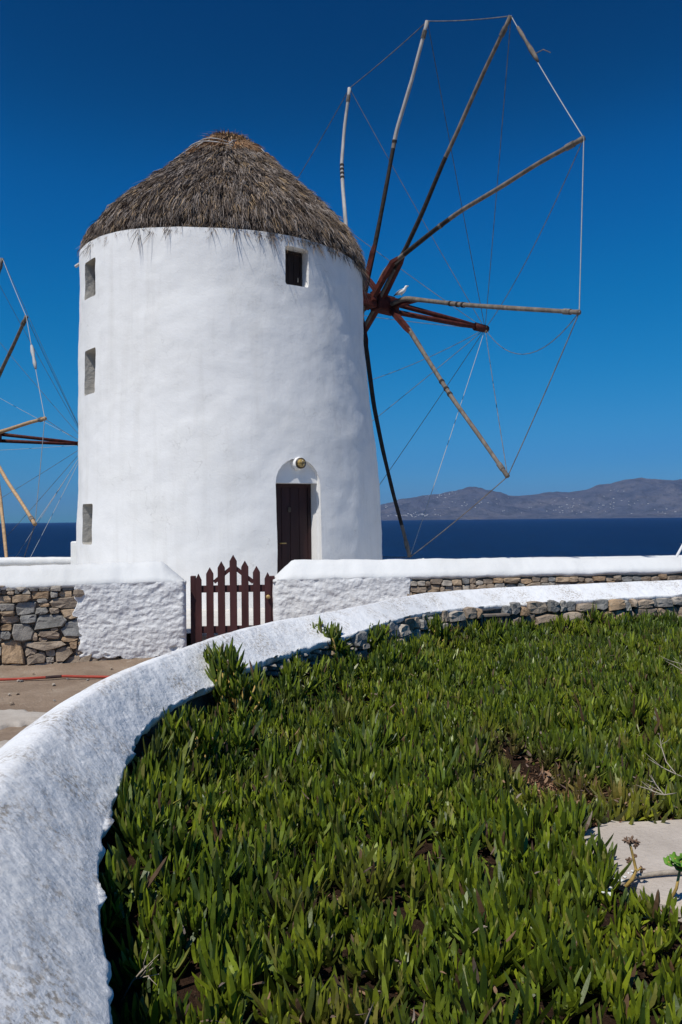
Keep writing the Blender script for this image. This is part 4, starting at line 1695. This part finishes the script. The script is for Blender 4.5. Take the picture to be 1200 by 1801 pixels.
def F_garden(s, h, d):
    x = float(np.interp(s, arc, IN[:, 0]))
    y = float(np.interp(s, arc, IN[:, 1]))
    x2 = float(np.interp(s + .06, arc, IN[:, 0]))
    y2 = float(np.interp(s + .06, arc, IN[:, 1]))
    x1 = float(np.interp(s - .06, arc, IN[:, 0]))
    y1 = float(np.interp(s - .06, arc, IN[:, 1]))
    dv = V3((x2 - x1, y2 - y1, 0)).normalized()
    nn = V3((dv.y, -dv.x, 0))
    return V3((x, y, h)) + nn * (d - .055 + .048 * sm(float(arc[10 * NPER]), float(arc[12 * NPER]), s))


def s_at(i):
    return float(arc[i * NPER])


nS, nH = 520, 10
v = []
for i in range(nS):
    s = arc[-1] * i / (nS - 1)
    zi = float(np.interp(s, arc, EZ - DZ))
    for j in range(nH):
        h = .2 + (zi - .015 - .2) * j / (nH - 1)
        p = F_garden(s, h, 0)
        d = -.01 + .035 * fbm(p, 7, 4, 1.0) + .012 * nz(p, 30, 2.0)
        v.append(F_garden(s, h, d - .02))
mesh_obj('wall_core', v, grid_faces(nS, nH), M_MORTAR, gwall, smooth=False)
# big stones along the far stretch
sA, sB = s_at(11) + .25, s_at(17)
seeds = row_seeds(sA, sB, .49, .50, (.12, .30), (.11, .12), 'ggbbbopp') + row_seeds(sA, sB, .605, .61, (.09, .27), (.105, .115), 'ggbbbopp') + row_seeds(sA, sB, .72, .73, (.05, .22), (.075, .085), 'ggbbop')


def vent_zone(q):
    p = F_garden(q[0], q[1], 0)
    d = CROT.transposed() @ (p - EYE)
    u = W0 / 2 + FPX * d.x / -d.z
    w = H0 / 2 - FPX * d.y / -d.z
    return not (838 < u < 899 and w > 1076)


lay_stones(seeds, F_garden, gwall, lambda q: vent_zone(q) and q[1] + q[3] * .4 < float(np.interp(q[0], arc, EZ - DZ)) + .0, .003, .05, .045)
# small rubble under the broken lip
seeds = row_seeds(s_at(8) + .1, sA, .64, .78, (.025, .075), (.022, .05), 'ppgbo')
lay_stones(seeds, F_garden, gwall, lambda q: SR.random() < .75 and q[1] + q[3] * .6 < float(np.interp(q[0], arc, EZ - DZ)), .003, .03, .05)
# little timber-framed vent in the far stretch
fa, fb = at(846, 1090, 6.985), at(889, 1088, 7.04)
uu = (fb - fa)
uu.z = 0
wv = uu.length
uu.normalize()
nnv = V3((uu.y, -uu.x, 0))
vent = tag(empty('vent_frame', (fa + fb) / 2), 'small weathered timber frame around a dark hole in the stone wall', 'frame')
axv = (uu, -nnv, V3((0, 0, 1)))
zt_, zl_ = at(865, 1082, 7.01).z, .52
mid = (fa + fb) / 2
MB().box(V3((mid.x, mid.y, zt_)) - nnv * .0, wv + .06, .07, .022, axv, 0, .004).build('lintel', M_GREYWOOD, vent)
MB().box(V3((mid.x, mid.y, zt_ - .062)) - nnv * .02, wv - .06, .03, .018, axv, 0, .003).build('slat', M_GREYWOOD, vent)
for t in (.0, .16, .86, 1.0):
    p = fa.lerp(fb, t)
    MB().box(V3((p.x, p.y, (zt_ - .0115 + zl_) / 2)) - nnv * (.0 if t in (0, 1) else .012), .022, .05, zt_ - .0115 - zl_, axv, 0, .004).build('upright', M_GREYWOOD, vent)
MB().box(V3((mid.x, mid.y, (zt_ + zl_) / 2 - .02)) - nnv * .075, wv + .02, .03, zt_ - zl_ - .04, axv).build('hole_shade_back', M_TARSHADE, vent)  # dark panel added to stand for the shade inside the hole

# ------------------------------------------------------------------ planted bed
inner_poly = [(x, y) for x, y in IN[::6]]
BED = inner_poly + [(9.0, -1.2)]
BEDnp = np.array(BED)


def in_poly(x, y):
    c = np.zeros(len(x), bool)
    P = BEDnp
    j = len(P) - 1
    for i in range(len(P)):
        xi, yi, xj, yj = P[i, 0], P[i, 1], P[j, 0], P[j, 1]
        hit = ((yi > y) != (yj > y)) & (x < (xj - xi) * (y - yi) / (yj - yi + 1e-12) + xi)
        c ^= hit
        j = i
    return c


def wall_dist(x, y):
    d = np.full(len(x), 9.0)
    for i in range(0, len(IN), 4):
        d = np.minimum(d, np.hypot(x - IN[i, 0], y - IN[i, 1]))
    return d


def snoise(x, y, s, seed):
    return np.array([nz((a, b_, 0), s, seed) for a, b_ in zip(x, y)])


_INs = IN[::5]


def soil_z(x, y):
    wd_ = float(np.min(np.hypot(_INs[:, 0] - x, _INs[:, 1] - y)))
    up = .17 * math.exp(-(wd_ / .26) ** 2) * sm(1.7, 2.5, y) * (1 - .35 * sm(4.4, 5.7, y))
    return .47 + up + .035 * fbm((x, y, 0), .9, 3, 5.0) + .012 * nz((x, y, 0), 8, 2.0)


nu, nv = 150, 150
vv, keepm = [], []
for i in range(nu):
    for j in range(nv):
        x, y = -1.0 + 9.5 * i / (nu - 1), -1.2 + 10.2 * j / (nv - 1)
        vv.append(V3((x, y, soil_z(x, y))))
xs, ys = np.array([p.x for p in vv]), np.array([p.y for p in vv])
inside = in_poly(xs, ys) | (wall_dist(xs, ys) < .16)
ff = [q for q in grid_faces(nu, nv) if all(inside[k] for k in q)]
tag(mesh_obj('bed_soil', vv, ff, M_SOIL, smooth=True), kind='structure')

SLAB = [(.77, 2.66), (.80, 2.73), (.87, 2.77), (.93, 2.83), (1.02, 2.81), (1.2, 2.83), (1.42, 2.79), (1.9, 2.80), (1.9, 2.12), (1.3, 2.12), (1.12, 2.14), (.98, 2.17), (.88, 2.24), (.86, 2.33), (.80, 2.40), (.81, 2.52)]


def in_slab(x, y, m=0.0):
    c = np.zeros(len(x), bool)
    P = np.array(SLAB)
    cen = np.array([1.35, 2.48])
    P = cen + (P - cen) * (1 - m)
    j = len(P) - 1
    for i in range(len(P)):
        hit = ((P[i, 1] > y) != (P[j, 1] > y)) & (x < (P[j, 0] - P[i, 0]) * (y - P[i, 1]) / (P[j, 1] - P[i, 1] + 1e-12) + P[i, 0])
        c ^= hit
        j = i
    return c


def leaf_tint(n, brown=None, tone=None):
    """per-leaf colour: fresh to dull green, purple-brown tips"""
    k = rng.uniform(0, 1, n)[:, None] ** 1.35
    c0 = np.array([.026, .048, .005]) * (1 - k) + np.array([.175, .225, .012]) * k
    y = rng.uniform(0, 1, n)[:, None]
    c0 = np.where(y > .94, np.array([.17, .17, .035]), c0)
    c0 = np.where(y < .025, np.array([.09, .055, .03]), c0)
    if brown is not None:
        c0 = c0 * (1 - brown[:, None]) + np.array([.15, .085, .04]) * brown[:, None]
    if tone is not None:
        c0 = c0 * (1 + tone[:, None] * np.array([.42, .28, .1]))
    tipc = np.array([.085, .045, .030])
    tk = rng.uniform(0.0, 1, n)[:, None] ** 3 * .7
    tk = tk[:, 0][:, None]

    def f(s):
        if s < .2:
            return c0 * .8 + np.array([.03, .03, .004])
        if s > .9:
            return c0 * (1 - tk) + tipc * tk
        return c0
    return f


def shoots_to_leaves(x, y, z, size, lean, per, brown=None, tone=None, spread=(.05, .98)):
    n = len(x)
    m = n * per
    X, Y, Z, S = np.repeat(x, per), np.repeat(y, per), np.repeat(z, per), np.repeat(size, per)
    az = np.repeat(rng.uniform(0, 2 * np.pi, n), per) + np.tile(np.arange(per) * 2.4, n) + rng.normal(0, .3, m)
    lvl = np.tile(np.linspace(1, 0, per), n)               # outer leaves first
    tilt = spread[0] + (spread[1] - spread[0]) * lvl ** 1.3 + rng.normal(0, .16, m) + np.where(rng.uniform(0, 1, m) > .88, rng.uniform(.2, .8, m), 0)
    d = np.stack([np.sin(tilt) * np.cos(az), np.sin(tilt) * np.sin(az), np.cos(tilt)], -1)
    d += np.repeat(lean, per, 0)
    d /= np.linalg.norm(d, axis=1)[:, None]
    base = np.stack([X + d[:, 0] * .006, Y + d[:, 1] * .006, Z + (1 - lvl) * .022], -1)
    L = S * rng.uniform(.55, 1.15, m) * (1 - .25 * (1 - lvl) ** 2)
    wid = .0136 * (S / .095) ** .5 * rng.uniform(.7, 1.3, m)
    bend = -d * np.array([.42, .42, 0]) * rng.uniform(.2, 1.2, m)[:, None] + np.array([0, 0, .08]) + rng.normal(0, .10, (m, 3))
    br = None if brown is None else np.repeat(brown, per)
    return leafy(base, d, bend, L, wid, leaf_tint(m, br, None if tone is None else np.repeat(tone, per)), ((0, .70), (.28, .96), (.62, .97), (.89, .55)), .60)


# scatter the shoots: jittered, denser near the camera; only what the view and a step aside can see
def scatter(dens, y0, y1, m0=-9.0, m1=1.1):
    xs_, ys_ = [], []
    st_ = 1 / math.sqrt(dens)
    gx = np.arange(-1.2, 7.6, st_)
    gy = np.arange(y0, y1, st_)
    X, Y = np.meshgrid(gx, gy)
    X = X.ravel() + rng.uniform(-.5, .5, X.size) * st_
    Y = Y.ravel() + rng.uniform(-.5, .5, Y.size) * st_
    k = in_poly(X, Y) & (X < .47 * Y + m1) & (X >= .47 * Y + m0) & (Y > y0)
    return X[k], Y[k]


X1, Y1 = scatter(132, .7, 4.4)
X2, Y2 = scatter(100, 4.4, 8.7)
X3, Y3 = scatter(46, .4, 8.7, 1.1, 3.0)          # thinner where only a step aside would see it
CX, CY = np.concatenate([X1, X2, X3]), np.concatenate([Y1, Y2, Y3])
nc = rng.integers(3, 7, len(CX))
cl_id = np.repeat(np.arange(len(CX)), nc)
dxy = rng.normal(0, .037, (len(cl_id), 2))
X, Y = CX[cl_id] + dxy[:, 0], CY[cl_id] + dxy[:, 1]
cl_h = rng.normal(0, .016, len(CX))[cl_id]
cl_s = np.exp(rng.normal(0, .20, len(CX)))[cl_id]
ok = in_poly(X, Y)
X, Y, dxy, cl_h, cl_s = X[ok], Y[ok], dxy[ok], cl_h[ok], cl_s[ok]
wd = wall_dist(X, Y)
mott = snoise(X, Y, 1.3, 3.0)
mot2 = snoise(X, Y, 4.5, 8.0)
bare = np.exp(-(((X - .80) / .16) ** 2 + ((Y - 3.35) / .30) ** 2)) * 1.15 + np.exp(-(((X - .98) / .20) ** 2 + ((Y - 3.02) / .16) ** 2)) * .9
bare += np.exp(-(((X - .76 - (Y - 3.7) * -.05) / .085) ** 2 + ((Y - 3.72) / .28) ** 2)) * .85
bare += np.exp(-(((X + .02) / .10) ** 2 + ((Y - 1.62) / .10) ** 2)) * .8
gapd = -.02 + .05 * (Y < 2.0)
keep = (wd > gapd + rng.uniform(0, .03, len(X))) & ~in_slab(X, Y) & ~((X > .775) & (Y > 2.2) & (Y < 2.40)) & (rng.uniform(0, 1, len(X)) > bare * .9)
X, Y, mott, bare, wd, mot2 = X[keep], Y[keep], mott[keep], bare[keep], wd[keep], mot2[keep]
dxy, cl_h, cl_s = dxy[keep], cl_h[keep], cl_s[keep]
Z = np.array([soil_z(a, b_) for a, b_ in zip(X, Y)]) + .012 + .04 * np.clip(mott, -.4, 1) + .03 * np.clip(mot2, 0, 1) + cl_h
slabf = ((Y > 1.6) & (Y < 2.30) & (X > .62)).astype(float)
size = .094 * (1 - .28 * slabf) * (1 + .16 * mott) * np.clip(cl_s, .6, 1.5) * rng.uniform(.8, 1.2, len(X)) * (1 - .35 * np.clip(bare, 0, 1))
lean = np.stack([dxy[:, 0] * 6.5 + .18 * snoise(X, Y, 2.2, 11.0) + rng.normal(0, .24, len(X)), dxy[:, 1] * 6.5 + .18 * snoise(X, Y, 2.2, 17.0) + rng.normal(0, .24, len(X)) - .03, np.zeros(len(X))], -1)
brown = np.clip(bare * .6 + .35 * np.clip(-mot2 - .2, 0, 1), 0, .85)
co, q, t, cl = shoots_to_leaves(X, Y, Z, size, lean, 9, brown, np.clip(1.1 * snoise(X, Y, 1.7, 23.0) + .8 * snoise(X, Y, 6.0, 29.0) + rng.normal(0, .25, len(X)), -.8, 1.1))
mat_o = np_mesh('ice_plant_mat', co, q, t, M_LEAF, None, cl)
tag(mat_o, 'dense mat of green finger-leaved ice plants filling the walled bed', 'ground cover', kind='stuff')

# dry brown leaves and withered flowers lying in the mat
n = 4200
lx, ly = rng.uniform(-.8, 4.5, n), rng.uniform(1.0, 8.0, n)
# more of it round the bare spots and along the slab
ex, ey = rng.normal(.86, .18, 900), rng.normal(3.2, .25, 900)
fx, fy = rng.uniform(.75, 1.7, 500), 2.80 + np.abs(rng.normal(0, .05, 500))
hx, hy = rng.normal(0, .12, 250), rng.normal(1.6, .1, 250)
lx, ly = np.concatenate([lx, ex, fx, hx]), np.concatenate([ly, ey, fy, hy])
k = in_poly(lx, ly) & (wall_dist(lx, ly) > .08) & (lx < .47 * ly + .8) & ~in_slab(lx, ly, .04)
lx, ly = lx[k], ly[k]
n = len(lx)
hi = rng.uniform(0, 1, n) < .10
lz = np.array([soil_z(a, b_) for a, b_ in zip(lx, ly)]) + np.where(hi, rng.uniform(.06, .12, n), rng.uniform(.0, .03, n))
az = rng.uniform(0, 2 * np.pi, n)
tl = rng.uniform(.7, 1.7, n)
d = np.stack([np.sin(tl) * np.cos(az), np.sin(tl) * np.sin(az), np.cos(tl)], -1)
pal = np.array([(.20, .10, .055), (.15, .08, .045), (.28, .17, .10), (.24, .19, .155), (.17, .115, .09)])
cc = pal[np.where(hi, rng.choice([2, 3, 4, 4], n), rng.integers(0, 3, n))] * rng.uniform(.7, 1.2, n)[:, None]
co, q, t, cl = leafy(np.stack([lx, ly, lz], -1), d, rng.normal(0, .6, (n, 3)), rng.uniform(.012, .030, n), rng.uniform(.005, .011, n), lambda s: cc, ((0, .7), (.35, 1), (.7, .8)), .4)
tag(np_mesh('dry_leaf_litter', co, q, t, M_LITTER, None, cl), 'withered brown leaves and dried flower scraps among the ice plants', 'litter', kind='stuff')


# upright clumps climbing over the wall edge, each a plant of its own
def clump(px, py, Yd, label, nsh, hgt, lean_, sz):
    c = at(px, py, Yd)
    z0 = soil_z(c.x, c.y)
    par = tag(empty('ice_plant', (c.x, c.y, z0)), label, 'plant', 'ice plant clumps by the garden wall')
    st_ = MB()
    X, Y, Z = [], [], []
    for k in range(nsh):
        t = rng.uniform(.25, 1)
        p = V3((c.x + lean_[0] * t + rng.normal(0, .05), c.y + lean_[1] * t + rng.normal(0, .04), z0 + hgt * t))
        X.append(p.x), Y.append(p.y), Z.append(p.z)
        st_.tube([V3((c.x + rng.normal(0, .02), c.y + rng.normal(0, .02), z0 - .02)), V3((c.x, c.y, z0)).lerp(p, .6) + V3((0, 0, -.02)), p + V3((0, 0, .01))], [.007, .006, .005], 5)
    st_.build('stem', M_DRYSTEM, par, True)
    X, Y, Z = np.array(X), np.array(Y), np.array(Z)
    lean = np.tile(np.array([lean_[0] * 1.6, lean_[1] * 1.6, .1]), (nsh, 1)) + rng.normal(0, .15, (nsh, 3))
    co, q, t, cl = shoots_to_leaves(X, Y, Z, np.full(nsh, sz), lean, 9, None, None, (.15, .8))
    np_mesh('foliage', co, q, t, M_LEAF, par, cl)


clump(420, 1232, 3.95, 'taller ice plant clump leaning over the white coping, below the gate', 42, .27, (-.09, .03), .115)
clump(604, 1122, 5.25, 'ice plant shoot sticking out left over the broken coping edge', 24, .21, (-.12, .0), .115)
clump(655, 1115, 5.62, 'bushy ice plant clump where the coping meets the stone facing', 34, .17, (-.0, .02), .12)
clump(345, 1275, 3.35, 'small ice plant tuft against the dark inner face of the coping', 26, .15, (-.05, .0), .11)
clump(765, 1112, 6.45, 'ice plant tuft in front of the stone facing, left of the vent', 16, .13, (.0, .0), .12)

# concrete slab in the bed
v = []
top = .525
k = len(SLAB)
for z in (.40, top - .012, top):
    for i, (x, y) in enumerate(SLAB):
        sc = .988 if z == top else 1.0
        v.append(V3((1.35 + (x - 1.35) * sc, 2.48 + (y - 2.48) * sc, z)))
f = [tuple(reversed(range(k)))] + [(r_ * k + j, r_ * k + (j + 1) % k, (r_ + 1) * k + (j + 1) % k, (r_ + 1) * k + j) for r_ in range(2) for j in range(k)] + [tuple(range(2 * k, 3 * k))]
o = mesh_obj('concrete_slab', v, f, M_SLAB)
bm = bmesh.new()
bm.from_mesh(o.data)
bmesh.ops.recalc_face_normals(bm, faces=bm.faces)
bm.to_mesh(o.data)
bm.free()
tag(o, 'bare beige concrete slab showing among the ice plants at right', 'slab')


def slabpt(u, w, dz=.0):
    return on_z(u, w, top) + V3((0, 0, dz))


# crumbs of white lime at the slab's near corner
CRR = random.Random(3)
for k in range(16):
    p = slabpt(1060 + CRR.uniform(0, 75), 1545 + CRR.uniform(-18, 40))
    s = CRR.uniform(.004, .011)
    mb = MB()
    bm = bmesh.new()
    bmesh.ops.create_icosphere(bm, subdivisions=1, radius=s)
    for q in bm.verts:
        q.co *= CRR.uniform(.6, 1.2)
        q.co.z *= .55
    bm.verts.index_update()
    mb.add([p + q.co + V3((0, 0, s * .3)) for q in bm.verts], [tuple(x.index for x in fc.verts) for fc in bm.faces])
    bm.free()
    o = mb.build('lime_chip', M_CAP, None, False, p)
    tag(o, 'small white lime chip at the near corner of the slab', 'chip', 'white lime chips on the slab')

# dead succulent stalk standing on the slab
b0 = slabpt(1100, 1560)
stalk = tag(empty('dry_stalk', b0), 'yellowish dry succulent stalk with withered flower heads over the slab', 'plant')


def stalk_pt(u, w, Y):
    return at(u, w, Y)


Ys = b0.y
P = [b0, stalk_pt(1113, 1545, Ys + .005), stalk_pt(1119, 1530, Ys + .01), stalk_pt(1115, 1512, Ys + .01), stalk_pt(1111, 1495, Ys + .01), stalk_pt(1108, 1484, Ys + .01)]
MB().tube(P, [.0052, .0052, .0048, .0042, .0038, .0034], 7).build('stem', M_DRYSTEM, stalk, True)
MB().tube([P[2], stalk_pt(1122, 1531, Ys), stalk_pt(1128, 1526, Ys)], [.004, .0034, .0026], 6).build('side_stem', M_DRYSTEM, stalk, True)
for (u, w, s) in ((1102, 1479, .013), (1110, 1477, .014), (1118, 1481, .014), (1118, 1487, .011), (1106, 1513, .010), (1129, 1529, .011), (1118, 1505, .006)):
    c = stalk_pt(u, w, Ys + .008)
    mb = MB()
    for k in range(12):
        dv = V3((CRR.gauss(0, 1), CRR.gauss(0, 1), CRR.gauss(0, 1))).normalized()
        mb.tube([c, c + dv * s * .6, c + dv * s], [.0015, .0032, .0012], 4)
    mb.build('flower_head', M_DRYFLOWER, stalk)
# woody runner lying on the slab
P = [slabpt(1085, 1562, .006), slabpt(1118, 1548, .010), slabpt(1150, 1544, .012), slabpt(1175, 1542, .013), slabpt(1200, 1541, .012), slabpt(1260, 1538, .010)]
o = MB().tube(P, [.004, .006, .0065, .007, .007, .0065], 8).build('woody_runner', M_GREYSTEM, None, True)
tag(o, 'grey woody stem lying across the concrete slab', 'stem')
# small green leafy plant at the right edge
g0 = slabpt(1176, 1590)
gp_ = tag(empty('mallow_plant', g0), 'bright green lobed-leaf seedling on a bent stem at the right edge', 'plant')
top_ = at(1196, 1530, g0.y)
MB().tube([g0, at(1190, 1562, g0.y), top_], [.0046, .0042, .0034], 7).build('stem', M_DRYSTEM, gp_, True)
for (u, w, s, ry) in ((1176, 1515, .017, .2), (1188, 1509, .018, -.2), (1198, 1515, .020, .4), (1194, 1524, .017, .1), (1209, 1509, .02, .0), (1212, 1524, .02, .3), (1203, 1505, .012, .1)):
    c = at(u, w, g0.y - .01 + CRR.uniform(-.02, .02))
    ax1 = V3((1, 0, .15 + ry * .3)).normalized()
    nn = V3((CRR.uniform(-.3, .3), -.62, .75)).normalized()
    ax1 = (ax1 - nn * ax1.dot(nn)).normalized()
    ax2 = nn.cross(ax1)
    m = 20
    v = [c + nn * -.003]
    for k in range(m):
        a = 2 * math.pi * k / m
        rr_ = s * (.82 + .18 * math.cos(5 * a + ry * 3)) * (1 + .05 * CRR.uniform(-1, 1))
        v.append(c + ax1 * rr_ * math.cos(a) + ax2 * rr_ * math.sin(a) + nn * .003 * math.cos(5 * a + ry * 3))
    v2 = [p - nn * .0012 for p in v]
    f = [(0, 1 + k, 1 + (k + 1) % m) for k in range(m)] + [(m + 1, m + 2 + (k + 1) % m, m + 2 + k) for k in range(m)] + [(1 + k, m + 2 + k, m + 2 + (k + 1) % m, 1 + (k + 1) % m) for k in range(m)]
    cl = np.tile(np.array([.15, .33, .035]) * CRR.uniform(.8, 1.15), (2 * m + 2, 1))
    lo = mesh_obj('leaf', v + v2, f, M_GLEAF, gp_, True)
    ca = lo.data.color_attributes.new('tint', 'FLOAT_COLOR', 'POINT')
    ca.data.foreach_set('color', np.concatenate([cl, np.ones((len(cl), 1))], 1).astype(np.float32).ravel())
    MB().tube([top_, c - nn * .002], .0022, 5).build('leaf_stalk', M_DRYSTEM, gp_, True)


# bleached twigs over the mat
def twig(lines, label):
    root = V3(lines[0][0])
    par = tag(empty('dry_twig', root), label, 'twig')
    for L_ in lines:
        MB().tube(L_, [.0019] * (len(L_) - 1) + [.0009], 5).build('branch', M_STRAWTWIG, par, True)
        for k in range(4):
            j = CRR.randrange(1, len(L_))
            p = L_[j - 1].lerp(L_[j], CRR.random())
            d = (L_[j] - L_[j - 1]).normalized() * .03
            e = V3((CRR.gauss(0, .016), CRR.gauss(0, .016), CRR.gauss(.004, .010)))
            MB().tube([p, p + d * .5 + e * .7, p + d * CRR.uniform(.9, 1.8) + e * 1.6], [.0011, .0009, .0006], 4).build('branchlet', M_STRAWTWIG, par, True)


def matpt(u, w, z=.615):
    return on_z(u, w, z)


twig([[matpt(1210, 1370, .60), matpt(1190, 1362, .63), matpt(1172, 1340, .65), matpt(1163, 1312, .67), matpt(1160, 1290, .68)], [matpt(1190, 1362, .63), matpt(1165, 1350, .64), matpt(1140, 1334, .65)]], 'bleached forked twig lying on the ice plants at right')
twig([[matpt(1195, 1394, .60), matpt(1168, 1398, .62), matpt(1150, 1392, .62), matpt(1128, 1374, .63)], [matpt(1168, 1398, .62), matpt(1145, 1370, .65)], [matpt(1150, 1392, .62), matpt(1132, 1384, .62)]], 'lower dry branching twig near the right edge above the slab')
twig([[matpt(1212, 1172, .66), matpt(1190, 1165, .68), matpt(1168, 1160, .69)], [matpt(1205, 1182, .66), matpt(1185, 1170, .68), matpt(1170, 1162, .69)]], 'pale dry twigs sticking in at the right edge under the far wall')
twig([[matpt(215, 1760, .52), matpt(232, 1727, .56), matpt(246, 1712, .60), matpt(258, 1700, .62)], [matpt(236, 1723, .57), matpt(262, 1716, .60)]], 'broken pale stick in the shadow beside the near coping')
# ------------------------------------------------------------------ on the path: hose, pale bedrock, pebbles
hp = [(-60, 1199), (0, 1197), (45, 1195.5), (90, 1192.5), (114, 1191), (135, 1191.6), (190, 1192.5), (250, 1194)]
pts = [on_z(u, w, .02) for u, w in hp]
pts = [V3((p.x, p.y, .03)) for p in pts]
sp = catmull([tuple(p) for p in pts], 8)
hose = tag(empty('garden_hose', pts[0]), 'red hose lying along the foot of the stone wall', 'hose')
MB().tube([V3(p) for p in sp], .014, 8).build('tube', M_HOSE, hose, True)
MB().tube([V3(p) for p in sp[22:31]], .0155, 8).build('worn_band', M_HOSED, hose, True)


def rock_sheet(px, label):
    P_ = [on_z(u, w, .02) for u, w in px]
    c = sum(P_, V3()) / len(P_)
    P2 = []
    for i in range(len(P_)):
        for t in range(5):
            q = P_[i].lerp(P_[(i + 1) % len(P_)], t / 5)
            d = (q - c).normalized()
            P2.append(q + d * (.10 * nz(q, 6, 3.0) + .05 * nz(q, 17, 5.0)))
    P_ = P2
    k = len(P_)
    v = [c + V3((0, 0, .012))]
    for sc, z in ((.3, .012), (.55, .012), (.78, .010), (.93, .004), (1.0, -.03)):
        for p in P_:
            q = c + (p - c) * sc
            v.append(V3((q.x, q.y, .02 + z + .012 * fbm(q, 4, 4, 1.0))))
    f = [(0, 1 + j, 1 + (j + 1) % k) for j in range(k)]
    for r_ in range(4):
        for j in range(k):
            f.append((1 + r_ * k + j, 1 + (r_ + 1) * k + j, 1 + (r_ + 1) * k + (j + 1) % k, 1 + r_ * k + (j + 1) % k))
    o = mesh_obj('bedrock', v, f, M_ROCK, None, True)
    bm = bmesh.new()
    bm.from_mesh(o.data)
    bmesh.ops.recalc_face_normals(bm, faces=bm.faces)
    bm.to_mesh(o.data)
    bm.free()
    tag(o, label, 'rock')


rock_sheet([(-90, 1262), (-40, 1252), (0, 1250), (30, 1248), (62, 1250), (92, 1254), (96, 1262), (70, 1268), (44, 1272), (20, 1277), (-20, 1282), (-80, 1285)], 'long pale bedrock outcrop flush with the path, left edge')
rock_sheet([(-70, 1318), (-20, 1310), (14, 1305), (38, 1306), (44, 1316), (28, 1326), (12, 1336), (-20, 1346), (-70, 1350)], 'second pale bedrock patch nearer the white coping')
for k in range(40):
    u, w = CRR.uniform(0, 320), CRR.uniform(1172, 1290)
    p = on_z(u, w, .015)
    s = CRR.uniform(.008, .026)
    bm = bmesh.new()
    bmesh.ops.create_icosphere(bm, subdivisions=1, radius=s)
    for q in bm.verts:
        q.co *= CRR.uniform(.7, 1.2)
        q.co.z *= .6
    bm.verts.index_update()
    mb = MB()
    mb.add([p + q.co for q in bm.verts], [tuple(x.index for x in fc.verts) for fc in bm.faces])
    bm.free()
    o = mb.build('pebble', M_STONE, None, False, p)
    cset = CRR.choice(STONE_COLS[CRR.choice('gbpb')])
    o.color = (*cset, 1)
    tag(o, 'small pebble lying loose on the earth path', 'pebble', 'pebbles on the path')

# ------------------------------------------------------------------ haze between here and the island
mh = bpy.data.materials.new('sea_haze')
mh.use_nodes = True
nt = mh.node_tree
nt.nodes.remove(nt.nodes['Principled BSDF'])
pv = nt.nodes.new('ShaderNodeVolumePrincipled')
pv.inputs['Color'].default_value = (.24, .50, 1.0, 1)
pv.inputs['Density'].default_value = 4.2e-5
pv.inputs['Anisotropy'].default_value = 0.0
nt.links.new(pv.outputs[0], nt.nodes['Material Output'].inputs['Volume'])
mb = MB()
mb.box(V3((0, 0, (SEA - 6 + 420) / 2)), 30000, 30000, 420 - (SEA - 6))
tag(mb.build('haze', mh), 'thin bluish sea haze over the water', 'haze', kind='stuff')
